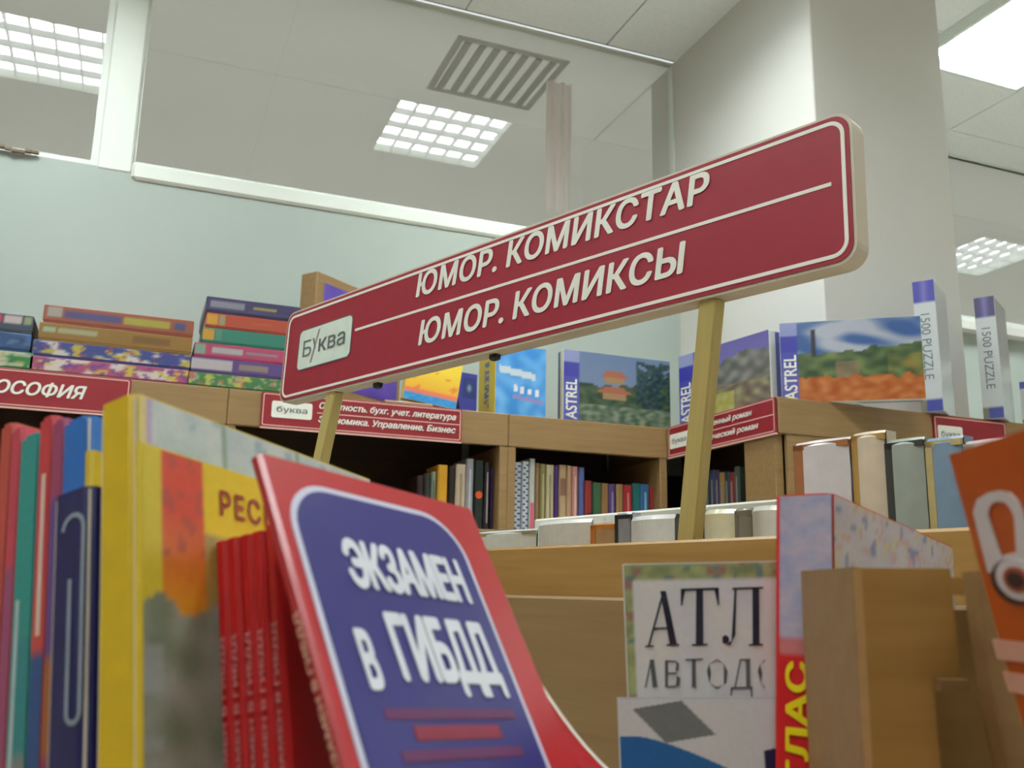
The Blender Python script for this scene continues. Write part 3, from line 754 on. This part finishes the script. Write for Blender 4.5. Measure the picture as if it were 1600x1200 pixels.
MB().prism([(a[0], a[1] - .0022), (b[0], b[1] - .0022), (b[0], b[1] + .0022), (a[0], a[1] + .0022)], -.0017, -.0012).build('middle_line', M_SWHITE, sign)
def fit_text(body, bl, br, tl, name, shear=.0, bold=.03):
    p0 = fx(*bl); p1 = fx(*br); p2 = fx(*tl)
    return text(name, body, p0[0], (p0[1] + p1[1]) / 2, p1[0] - p0[0], p2[1] - (p0[1] + p1[1]) / 2, -.0019, sign, M_SWHITE, bold, shear, 1.05)
z1_, h1_ = (fx(652, 466)[1] + fx(1110, 325)[1]) / 2, .0
for words, zb2, zt2 in ((((('ЮМОР.', 652, 776, 450), ('КОМИКСТАР', 794, 1111, 375))), fx(652, 466)[1], fx(655, 428)[1]), (((('ЮМОР.', 656, 787, 520), ('КОМИКСЫ', 804, 1073, 455))), fx(656, 541)[1], fx(659, 501)[1])):
    for body, pa, pb, py in words:
        xa, xb = fx(pa, py)[0], fx(pb, py)[0]
        text('lettering', body, xa, zb2, xb - xa, zt2 - zb2, -.0019, sign, M_SWHITE, .035, .12, 1.03)
l0 = fx(466, 572); l1 = fx(552, 500)
lz0, lz1 = fx(470, 578)[1], fx(470, 520)[1]
lp = MB().prism(rrect(l0[0], lz0, l1[0], lz1, .01), -.0022, -.0012).build('logo_plate', mat('logo_white', (206, 218, 206), .5), sign)
MB().ringpr(rrect(l0[0] - .002, lz0 - .002, l1[0] + .002, lz1 + .002, .011), rrect(l0[0], lz0, l1[0], lz1, .01), -.002, -.0012).build('logo_border', M_GREY, lp)
lw, lh = l1[0] - l0[0], lz1 - lz0
text('logo_letter', 'Б', l0[0] + lw * .09, lz0 + lh * .30, lw * .17, lh * .42, -.0026, lp, M_GREY, .0)
text('logo_letters', 'ква', l0[0] + lw * .40, lz0 + lh * .32, lw * .50, lh * .34, -.0026, lp, M_GREY, .01)
MB().prism([(l0[0] + lw * .25, lz0 + lh * .10), (l0[0] + lw * .28, lz0 + lh * .10), (l0[0] + lw * .40, lz0 + lh * .92), (l0[0] + lw * .37, lz0 + lh * .92)], -.0026, -.0022).build('logo_stroke', mat('logo_stroke_pink', (150, 130, 130), .6), lp)
MB().prism([(l0[0] + lw * .27, lz0 + lh * .72), (l0[0] + lw * .30, lz0 + lh * .72), (l0[0] + lw * .345, lz0 + lh * .44), (l0[0] + lw * .325, lz0 + lh * .44)], -.0026, -.0022).build('logo_stroke', M_GREY, lp)
def post_mesh(top, bot, wd):
    d = (top - bot); L = d.length
    dn = d.normalized(); pf = Frame(bot, sf.ex - dn * sf.ex.dot(dn), d)
    mb = MB().bbox((-wd / 2, -.010, 0), (wd / 2, .010, L), .002)
    o = mb.build('post', M_WOODP, sign); o.matrix_parent_inverse = sign.matrix_world.inverted(); o.matrix_world = pf.M
    return o
zc = lambda P: (P - CAM).dot(FW)
tr = sf.at(fx(1103, 440)[0], ST * .5, .003); br_ = atz(1076, 868, zc(tr) + .01)
post_mesh(tr, br_, .025)
tl = sf.at(fx(516, 600)[0], ST * .5, .003); bl_ = atz(474, 850, zc(tl) - .01)
bl_ = tl + (bl_ - tl) * ((tl.z - .012) / (tl.z - bl_.z))          # the far post runs down to the floor
post_mesh(tl, bl_, .026)
o = MB().bbox((-.11, -.09, -.012), (.11, .09, .0), .004).build('foot', M_WOODP, sign)
o.matrix_parent_inverse = sign.matrix_world.inverted(); o.matrix_world = Matrix.Translation((bl_.x, bl_.y, .0125))
for px, py in ((762, 545), (579, 604)):
    p = fx(px, py - 12)[0]
    MB().bbox((p - .008, .010, -.008), (p + .008, .022, .002), .002).build('clip', M_BLACK, sign)
bpy.context.view_layer.update()

# ------------------------------------------------------------------ the near rack and its books
ZR = 1.20                                                # tray the near books stand on
rf = Frame(Vector((0, 0, 0)) + Vector((math.sin(YAW), math.cos(YAW), 0)) * .20 + Vector((math.cos(YAW), -math.sin(YAW), 0)) * -.44, Vector((math.cos(YAW), -math.sin(YAW), 0)), ez)
rack = thing('book_rack', rf.M, 'near wooden book rack with the open compartment at the lower right', 'rack')
MB().bbox((0, 0, 0), (.78, .52, ZR - .02), .004).build('cabinet', M_WOODD, rack)
MB().bbox((-.005, -.005, ZR - .02), (.785, .525, ZR - .0006), .003).build('tray', M_WOOD, rack)

def book(fr_top, W, T, label, cover, group=None, L=None, name='book', cat='book', spine=None, soft=.0, base=ZR):
    """fr_top: frame at the top of the spine edge (x along the cover, y through the thickness, z up). The book hangs down to the tray."""
    if L is None: L = (fr_top.O.z - base - .0004 + min(0, fr_top.ex.z * W) + min(0, fr_top.ey.z * T)) / fr_top.ez.z
    fr = fr_top.moved(0, 0, -L)
    t = thing(name, fr.M, label, cat, group)
    c = MB(); k = .0012; r = min(T * .25, .004)
    pr = [(W, 0), (r, 0), (0, r), (0, T - r), (r, T), (W, T), (W, T - k), (r + .001, T - k), (k, T - r), (k, r), (r + .001, k), (W, k)]
    n = len(pr)
    c.add([(p[0], p[1], 0) for p in pr] + [(p[0], p[1], L) for p in pr],
          [(i, n + i, n + (i + 1) % n, (i + 1) % n) for i in range(n)] +
          [(0, 1, 10, 11), (1, 2, 9, 10), (2, 3, 8, 9), (3, 4, 7, 8), (4, 5, 6, 7)] +
          [(n + 11, n + 10, n + 1, n + 0), (n + 10, n + 9, n + 2, n + 1), (n + 9, n + 8, n + 3, n + 2), (n + 8, n + 7, n + 4, n + 3), (n + 7, n + 6, n + 5, n + 4)])
    c.build('cover', cover, t)
    if T > 2.6 * k: MB().box((k + .0006, k + .0001, .001), (W - .002, T - k - .0001, L - .0015)).build('page_block', M_PAGE, t)
    return t, fr, L

# --- yellow atlas with a map on its cover
uL = c2w(817, -536, 1500); vL = c2w(-590, 3298, 1500)
af = Frame(atz(210, 612, .45), uL, vL)
t, fr, L = book(af, .19, .024, 'tall yellow-spined atlas with a pale grey map along the top of its cover', cmat((208, 176, 20), .4))
def f_map(u, v):
    c = mixc((176, 188, 188), (196, 202, 196), .5 + N(u * 14, v * 14))
    if abs(u - .30 - .01 * N(v * 20, 1)) < .008 or abs(u - .62) < .007: c = (130, 150, 130)
    if N(u * 20, v * 20, 5) > .38: c = (150, 170, 176)
    if u < .05 and v > .86: c = (170, 150, 190)
    if u < .02: c = (208, 190, 120)
    return c
printed('cover_print', f_map, .002, .001, .189, L - .001, -.0006, t, 60, 60)
# --- folded map РЕС in front of it
mf = Frame(onpl(219, 690, af.at(0, -.0048, 0), af.ey), uL, vL)
t, fr, L = book(mf, .17, .004, 'yellow and red folded map lettered in dark red, leaning on the yellow atlas', cmat((214, 186, 40), .4), name='folded_map', cat='map')
p = [fr.uv(246, 700)[0], fr.uv(311, 720)[0]]
zb_ = fr.uv(230, 940)[1] / L; zo = fr.uv(270, 800)[1] / L
def f_res(u, v):
    x = u * .17
    if v < zb_ + .05 * N(u * 9, 1): c = mixc((158, 160, 148), (116, 126, 104), .5 + 1.1 * N(u * 9, v * 12, 3)); return mixc(c, (160, 164, 166), .6) if (x < p[0] and N(v * 9, 2) > 0) else c
    if x < p[0]: return (204, 182, 50)
    if x < p[1]:
        c = mixc((206, 140, 36), (200, 70, 30), (v - zb_) / (zo - zb_))
        if v > zo: c = (200, 62, 34)
        if N(u * 26, v * 22, 4) > .2: c = mixc(c, (150, 60, 60) if v > zo - .1 else (190, 110, 40), .6)
        return c
    if v < zb_ + .18: return mixc((190, 150, 60), (150, 140, 100), .5 + N(u * 8, v * 9))
    return (218, 186, 20)
printed('cover_print', f_res, .001, .001, .169, L - .001, -.0006, t, 70, 70)
a = fr.uv(342, 806); b = fr.uv(343, 766); c_ = fr.uv(412, 820)
text('lettering', 'РЕСПУБЛИКА', a[0], a[1], (c_[0] - a[0]) * 3.35, b[1] - a[1], -.0011, t, cmat((150, 40, 30)), .02, 0, 1.15)

# --- red booklets, spines to the viewer
rfm = Frame(onpl(430, 816, af.at(0, -.0056 - .0378, 0), af.ey), uL, vL)
tb = .0072
for k in range(5):
    f2 = rfm.moved(-.0006 * (k % 2), k * (tb + .0003), -.001 * ((k * 3) % 4) * .5)
    nm = ['rightmost', 'second from the right', 'middle', 'second from the left', 'leftmost'][k]
    t, fr, L = book(f2, .14, tb, nm + ' of the five red booklets with pale lettering on the spine', cmat((176, 22, 26), .35), 'red booklets beside the exam book', name='booklet')
    zt = L - .045
    text('spine_lettering', 'ЭКЗАМЕН В ГИБДД', tb * .30, zt - .075, tb * .42, .075, -.0005, t, mat('spine_ink', (206, 130, 130), .5), .02, rot=1, side='spine')
    MB().box((-.0005, tb * .3, .012), (-.0001, tb * .72, zt - .083)).build('spine_mark', cmat((196, 110, 112)), t)

# --- exam book and the copy behind it
uE = c2w(1140, -517, 1500); vE = c2w(-966, 2060, 1500)
ef = Frame(atz(405, 707, .41), uE, vE)
WE = ef.uv(735, 796)[0]
M_EXR = mat('exam_red', (164, 20, 30), .34, .04, 30, coat=.2)
t, fr, L = book(ef, WE, .007, 'red and blue glossy exam book with big white lettering, leaning in front', M_EXR)
exam = t
M_EXB = mat('exam_blue', (32, 29, 108), .36, .05, 30, coat=.15)
xl_, zt_ = fr.uv(478, 900)[0], fr.uv(600, 786)[1]; xr2 = fr.uv(742, 905)[0]
MB().prism(rrect(xl_, -.06 + .062, xr2, zt_, .026, 8), -.0006, -.0001).build('white_frame', mat('exam_frame', (196, 196, 214), .4), t)
g = .0032
MB().prism(rrect(xl_ + g, .0035, xr2 - g, zt_ - g, .023, 8), -.0011, -.0006).build('blue_panel', M_EXB, t)
M_EXW = mat('exam_white', (214, 218, 226), .35, .03, 30, coat=.2)
def exam_text(body, bl, br, tl, bold=.055):
    p0, p1, p2 = fr.uv(*bl), fr.uv(*br), fr.uv(*tl); z0 = (p0[1] + p1[1]) / 2
    return text('lettering', body, p0[0], z0, p1[0] - p0[0], p2[1] - p0[1], -.0014, t, M_EXW, bold, -.03, .95)
exam_text('ЭКЗАМЕН', (548, 918), (738, 950), (526, 838))
exam_text('В', (575, 1080), (602, 1084), (548, 982))
exam_text('ГИБДД', (632, 1080), (798, 1102), (600, 950))
for k, (pa, pb, h) in enumerate((((598, 1118), (800, 1116), .0045), ((645, 1148), (780, 1148), .006), ((625, 1185), (815, 1180), .0045))):
    a, b = fr.uv(*pa), fr.uv(*pb)
    MB().box((a[0], -.0014, a[1] - h / 2), (b[0], -.0011, a[1] + h / 2)).build('red_line', cmat((88, 20, 78) if k != 1 else (124, 20, 50)), t)
zs = L - .075
text('spine_lettering', 'ЭКЗАМЕН В ГИБДД', .0016, zs - .07, .0036, .07, -.0006, t, mat('exam_spine_ink', (222, 170, 150), .5), .02, rot=1, side='spine')
MB().box((-.0006, .0012, .01), (-.0001, .0058, zs - .085)).build('spine_patch', cmat((214, 160, 40)), t)
# curled copy behind: its cover swells out to the right at the bottom
cf = ef.moved(.0, .010, -.035)
WC = WE
t = thing('curled_book', cf.M, 'red glossy book behind the exam book with its cover curling outward', 'book')
Lc = (cf.O.z - ZR + WC * 1.3 * cf.ex.z) / cf.ez.z * .96
n = 20; vs = []
for j in range(n + 1):
    z = -Lc * j / n; swell = .002 + .075 * (j / n) ** 1.8
    for i in range(9):
        u = i / 8; x_ = WC * .4 + (WC * .6 + swell) * u
        vs.append((x_, -.030 * (j / n) ** 2 * (max(0, x_ - WC - .001) / .05) ** 2, z))
nv = len(vs); vs += [(v_[0], v_[1] + .0012, v_[2]) for v_ in vs]
fs = []
for j in range(n):
    for i in range(8):
        q = j * 9 + i; fs += [(q, q + 1, q + 10, q + 9), (nv + q, nv + q + 9, nv + q + 10, nv + q + 1)]
for j in range(n): q = j * 9 + 8; fs.append((q, nv + q, nv + q + 9, q + 9))
MB().add(vs, fs).build('cover', M_EXR, t, True)
ev = []
for j in range(n + 1):
    x, y, z = vs[j * 9 + 8]; ev += [(x - .0002, y - .0003, z), (x + .0022, y - .0004, z), (x + .0022, y + .0018, z), (x - .0002, y + .0018, z)]
MB().add(ev, [(j * 4 + a, j * 4 + (a + 1) % 4, j * 4 + 4 + (a + 1) % 4, j * 4 + 4 + a) for j in range(n) for a in range(4)]).build('page_edge', M_SWHITE, t)

# --- booklets at the left edge, spines to the viewer
def spine_fn(cols):
    """cols: list of (v from the top, colour)"""
    def fn(u, v):
        c = cols[0][1]
        for s, cc in cols:
            if 1 - v >= s: c = cc
        return c
    return fn
leftrow = [(138, 646, 44, [(0, (36, 104, 186))], 'bright blue'), (94, 650, 20, [(0, (150, 60, 100)), (.18, (92, 64, 128)), (.55, (150, 84, 40)), (.75, (130, 40, 90))], 'purple and olive'),
           (74, 645, 24, [(0, (186, 52, 62)), (.4, (190, 70, 66)), (.55, (40, 74, 130)), (.8, (186, 170, 150))], 'red with pale lettering'),
           (50, 672, 36, [(0, (40, 140, 136)), (.5, (44, 130, 136)), (.75, (120, 130, 130))], 'teal'), (12, 664, 18, [(0, (186, 60, 80)), (.35, (150, 70, 110))], 'pinkish red'), (-6, 655, 22, [(0, (180, 70, 60))], 'brick-red')]
rowf = Frame(onpl(138, 646, af.at(0, .0497, 0), af.ey), uL, vL); cum = 0.0
for px, py, wpx, cols, nm in leftrow:
    T = wpx * .5 / 1500 / .86
    f2 = rowf.moved(0, cum, 0); zz0 = atz(px, py, (f2.O - CAM).dot(FW)).z - f2.O.z; f2 = f2.moved(0, 0, zz0 / f2.ez.z); cum += T + .0003
    t, fr, L = book(f2, .14, T, nm + ' booklet spine in the row at the left edge', cmat(cols[0][1], .4), 'booklets at the left edge', name='booklet')
    printed('spine_print', spine_fn(cols), T * .06, .002, T * .94, L - .002, -.0005, t, 3, 40, side='spine')
    if nm.startswith('red'): MB().box((-.0008, T * .35, L * .5), (-.0006, T * .65, L * .86)).build('spine_line', cmat((214, 190, 180)), t)
    if nm == 'teal': MB().box((-.0008, T * .62, L * .1), (-.0006, T * .8, L * .6)).build('spine_line', cmat((170, 190, 196)), t)
# small yellow booklet peeping out beside the yellow atlas
f2 = Frame(onpl(144, 702, af.at(0, .0432, 0), af.ey), uL, vL)
book(f2, .10, .006, 'low yellow booklet wedged beside the tall yellow atlas', cmat((204, 178, 40), .4), 'booklets at the left edge', name='booklet')
# dark blue booklet with a paper clip drawn on it
f2 = Frame(onpl(139, 756, af.at(0, .0243, 0), af.ey), uL, vL)
T = .0245
t, fr, L = book(f2, .045, T, 'dark navy book with a pale clip-shaped outline, in front of the left row', cmat((22, 22, 82), .35))
zt_ = L - .012
def clip_path():
    pts = []
    w_, r = .013, .0065
    for k in range(9): a = math.pi * k / 8; pts.append((T * .36 + r * math.cos(a), zt_ - .007 + r * math.sin(a)))
    pts.append((T * .36 - r, zt_ - .085))
    for k in range(9): a = math.pi + math.pi * k / 8; pts.append((T * .36 - r * .4 + r * .6 * math.cos(a), zt_ - .088 + r * .6 * math.sin(a)))
    pts.append((T * .36 + r * .2, zt_ - .03))
    return pts
pts = clip_path(); mb = MB()
for (y0, z0), (y1, z1) in zip(pts[:-1], pts[1:]):
    d = Vector((y1 - y0, z1 - z0)); 
    if d.length < 1e-6: continue
    n_ = Vector((-d.y, d.x)).normalized() * .0011
    mb.add([(-.0006, y0 + n_.x, z0 + n_.y), (-.0006, y0 - n_.x, z0 - n_.y), (-.0006, y1 - n_.x, z1 - n_.y), (-.0006, y1 + n_.x, z1 + n_.y)], [(0, 1, 2, 3)])
mb.build('clip_outline', cmat((140, 152, 168)), t)

# --- road atlas on the right
vA = c2w(-.02, .95, .28); uA = c2w(.985, .045, -.13)
rfA = Frame(atz(972, 881, .62), uA, vA)
WA = .125
t, fr, L = book(rfA, WA, .010, 'white road atlas with large black serif title and a mottled green border', cmat((196, 196, 196), .4))
pw = fr.uv(988, 905); 
def f_atl(u, v):
    x, z = u * WA, v * L
    if x < pw[0] or z > pw[1]:
        c = mixc((120, 132, 92), (170, 176, 120), .5 + N(u * 16, v * 22))
        if N(u * 18, v * 25, 3) > .25: c = (96, 130, 124)
        if N(u * 14, v * 19, 8) > .36: c = (150, 110, 100)
        return c
    return mixc((206, 206, 214), (216, 214, 210), .5 + N(u * 5, v * 5))
printed('cover_print', f_atl, .001, .001, WA - .001, L - .001, -.0005, t, 60, 60)
M_INK = cmat((28, 28, 48)); M_INK2 = cmat((84, 86, 92))
zz = lambda pts: [(760 + a * .3, 860 + b * .3) for a, b in pts]
letters = [[(840, 500), (850, 500), (928, 215), (918, 212)], [(905, 212), (935, 212), (992, 488), (955, 492)], [(872, 404), (962, 400), (963, 408), (872, 412)], [(826, 496), (872, 494), (872, 502), (826, 504)], [(940, 488), (1004, 486), (1004, 494), (940, 496)],
           [(1092, 205), (1128, 205), (1130, 490), (1090, 492)], [(1012, 200), (1210, 194), (1210, 206), (1012, 212)], [(1012, 206), (1036, 206), (1018, 290), (1012, 290)], [(1186, 202), (1210, 202), (1212, 286), (1206, 286)], [(1070, 488), (1152, 486), (1152, 494), (1070, 496)],
           [(1292, 200), (1302, 200), (1296, 440), (1272, 490), (1250, 492), (1276, 470)], [(1384, 196), (1420, 195), (1422, 490), (1386, 492)], [(1280, 195), (1440, 190), (1440, 200), (1280, 205)], [(1366, 488), (1440, 486), (1440, 494), (1366, 496)],
           [(1228, 452), (1244, 440), (1262, 452), (1264, 472), (1248, 488), (1230, 480)]]
for lt in letters: shape('title_stroke', fr, zz(lt), -.0009, t, M_INK)
row2 = [[(850, 570), (872, 568), (892, 712), (866, 716)], [(824, 716), (832, 716), (862, 570), (854, 570)], [(930, 572), (946, 572), (946, 712), (930, 714)], [(990, 580), (1004, 590), (1000, 625), (984, 630)], [(990, 650), (1010, 665), (1006, 705), (986, 710)], [(946, 572), (990, 576), (990, 582), (946, 580)], [(946, 636), (990, 636), (990, 644), (946, 644)], [(946, 706), (990, 704), (990, 712), (946, 714)],
        [(1070, 570), (1090, 570), (1092, 712), (1070, 714)], [(1036, 566), (1128, 562), (1128, 570), (1036, 574)],
        [(1148, 630), (1160, 590), (1170, 640), (1162, 690)], [(1236, 590), (1256, 630), (1250, 690), (1236, 700)], [(1160, 592), (1200, 566), (1236, 590), (1200, 574)], [(1162, 690), (1200, 712), (1236, 698), (1200, 720)],
        [(1350, 570), (1372, 568), (1374, 712), (1352, 714)], [(1290, 714), (1298, 714), (1326, 572), (1318, 572)], [(1318, 566), (1372, 564), (1372, 572), (1318, 574)], [(1272, 712), (1384, 708), (1386, 770), (1378, 770), (1374, 720), (1284, 722), (1276, 756), (1270, 756)],
        [(1412, 630), (1424, 590), (1436, 640), (1428, 690)], [(1424, 592), (1450, 568), (1450, 576)], [(1428, 690), (1450, 712), (1450, 720)]]
for lt in row2: shape('subtitle_stroke', fr, zz(lt), -.0009, t, M_INK2)
# booklet in front of it
bf2 = rfA.moved(0, -.012, 0); a = bf2.uv(964, 1090)
bf2 = bf2.moved(a[0], 0, a[1])
WB = .11
t, fr, L = book(bf2, WB, .005, 'white booklet with a blue lower corner in front of the road atlas', cmat((190, 192, 200), .4), name='booklet')
zb1 = fr.uv(1000, 1150)[1] / L
def f_bk(u, v):
    c = (206, 206, 210)
    if v < zb1 - .55 * max(0, u - .12) ** 1.3: c = (30, 96, 160)
    rx, rz = u - .30, v - (zb1 + .10)
    if abs(rx + rz * .8) < .16 and abs(rz - rx * .2) < .13: c = (112, 116, 116)
    if u > .78 and v < zb1 - .05 - .2 * (.95 - u): c = (26, 26, 66)
    return c
printed('cover_print', f_bk, .001, .001, WB - .001, L - .001, -.0005, t, 120, 160)

# --- thick map atlas with red spine
uM = c2w(1300, -530, 1500); vM = c2w(430, 5300, 1500)
mfM = Frame(atz(1300, 770, .57), uM, vM)
TM = .035
t, fr, L = book(mfM, .24, TM, 'thick road-map atlas with lilac map cover and red spine lettered in yellow', cmat((196, 30, 34), .4))
def f_lil(u, v):
    c = mixc((176, 168, 180), (190, 182, 186), .5 + N(u * 9, v * 9))
    if abs(N(u * 7, v * 9, 2)) < .05: c = (190, 178, 130)
    if abs(N(u * 9 + 4, v * 7, 6)) < .045: c = (186, 150, 150)
    if N(u * 16, v * 18, 4) > .36: c = (120, 124, 160)
    if v < .62: c = mixc(c, (200, 120, 90), min(1, (.62 - v) * 6))
    return c
printed('cover_print', f_lil, .001, .001, .239, L - .001, -.0006, t, 50, 50)
zsp = 1 - (785 - 960) / -1.0 * 0
def f_sp(u, v):
    if u > .93: return (196, 36, 36)
    if v > .56: return mixc((176, 168, 184), (150, 154, 186), .4 + N(u * 3, v * 26, 3))
    if v > .50: return (186, 110, 110)
    return (190, 22, 28)
printed('spine_print', f_sp, TM * .01, .001, TM * .99, L - .001, -.0006, t, 24, 60, side='spine')
text('spine_lettering', 'АТЛАС', TM * .42, L * .03, TM * .40, L * .46, -.0011, t, cmat((224, 206, 20)), .04, rot=1, side='spine')

# --- compartment of the rack
cfz = .47                                                # depth of its front
kf = Frame(atz(1332, 886, cfz), rf.ex, ez)
def rpart(name, pts, y0, y1, m):
    o = MB().prism(pts, y0, y1).build(name, m, rack); o.matrix_parent_inverse = rack.matrix_world.inverted(); o.matrix_world = kf.M; return o
bpy.context.view_layer.update()
zb0 = ZR - kf.O.z - .0004
dpt = kf.O.dot(Vector((0, 0, 0))) + .085
rpart('side_board', [(0, zb0), (.016, zb0), (.016, -.001), (0, 0)], .0005, dpt, M_WOOD)
U = kf.uv
rpart('front_board', [(.0, zb0), (U(1440, 1000)[0], zb0), U(1442, 1058), U(1482, 1058), U(1468, 889), (0, -.0008)], -.012, 0, M_WOODD)
rpart('compartment_back', [(.016, zb0), (.12, zb0), (.12, -.02), (.016, -.02)], .07, .08, M_WOODD)
a, b = U(1440, 1056), U(1486, 1075)
rpart('added_shade_board', [(.0165, -.012), (.12, -.012), (.12, -.004), (.0165, -.004)], .0005, .0695, M_WOODD)  # unseen board added to shade the inside of the compartment
rpart('shelf_lip', [(a[0], b[1]), (b[0], b[1]), (b[0], a[1]), (a[0], a[1])], -.020, -.0125, M_WOOD)
p = [U(1472, 890), U(1496, 1075), U(1522, 1200)]
sl = (p[2][0] - p[1][0]) / (p[1][1] - p[2][1])
xb = p[2][0] + sl * (p[2][1] - zb0)
rpart('leaning_board', [(xb, zb0), (xb + .045, zb0), (p[1][0] + .036, p[1][1]), (p[0][0] + .028, -.004), (p[0][0], -.002), p[1]], -.034, -.0205, M_WOOD)

# --- orange book
uO = -c2w(45, -321, 1500); vO = c2w(-1182, 6600, 1500)
of = Frame(atz(1478, 712, .415), uO, vO)
WO = .15
M_OR = cmat((176, 78, 14), .4)
t, fr, L = book(of, WO, .012, 'orange book with a white padlock-like clip and ring on its cover, at the right edge', M_OR)
M_LW = cmat((206, 202, 204))
lo = [fr.uv(*p) for p in ((1545, 895), (1522, 800), (1528, 780), (1545, 770), (1562, 766), (1580, 770), (1592, 782), (1600, 800), (1618, 872))]
li = [fr.uv(*p) for p in ((1566, 868), (1545, 805), (1546, 794), (1553, 785), (1562, 783), (1572, 785), (1580, 794), (1586, 806), (1590, 862))]
MB().ringpr(lo, li, -.0005, -.0001).build('clip_loop', M_LW, t)
ce = fr.uv(1592, 905); e1 = fr.uv(1560, 905); e2 = fr.uv(1592, 872)
ax_, az_ = abs(ce[0] - e1[0]), abs(e2[1] - ce[1])
el = lambda k: [(ce[0] + ax_ * k * math.cos(i * math.pi / 14), ce[1] + az_ * k * math.sin(i * math.pi / 14)) for i in range(28)]
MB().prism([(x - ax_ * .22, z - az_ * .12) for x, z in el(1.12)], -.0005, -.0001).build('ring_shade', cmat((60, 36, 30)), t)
MB().prism(el(1.0), -.0009, -.0005).build('ring', M_LW, t)
MB().prism(el(.6), -.0013, -.0009).build('ring_hole', cmat((150, 70, 40)), t)
MB().prism(el(.38), -.0016, -.0013).build('ring_centre', cmat((40, 22, 20)), t)
a = fr.uv(1578, 1080); b = fr.uv(1576, 1012)
MB().box((a[0], -.0006, a[1]), (a[0] + .05, -.0002, a[1] + .008)).build('text_block', cmat((206, 160, 140)), t)
MB().box((a[0] - .002, -.0006, a[1] + .013), (a[0] + .05, -.0002, a[1] + .021)).build('text_block', cmat((206, 160, 140)), t)
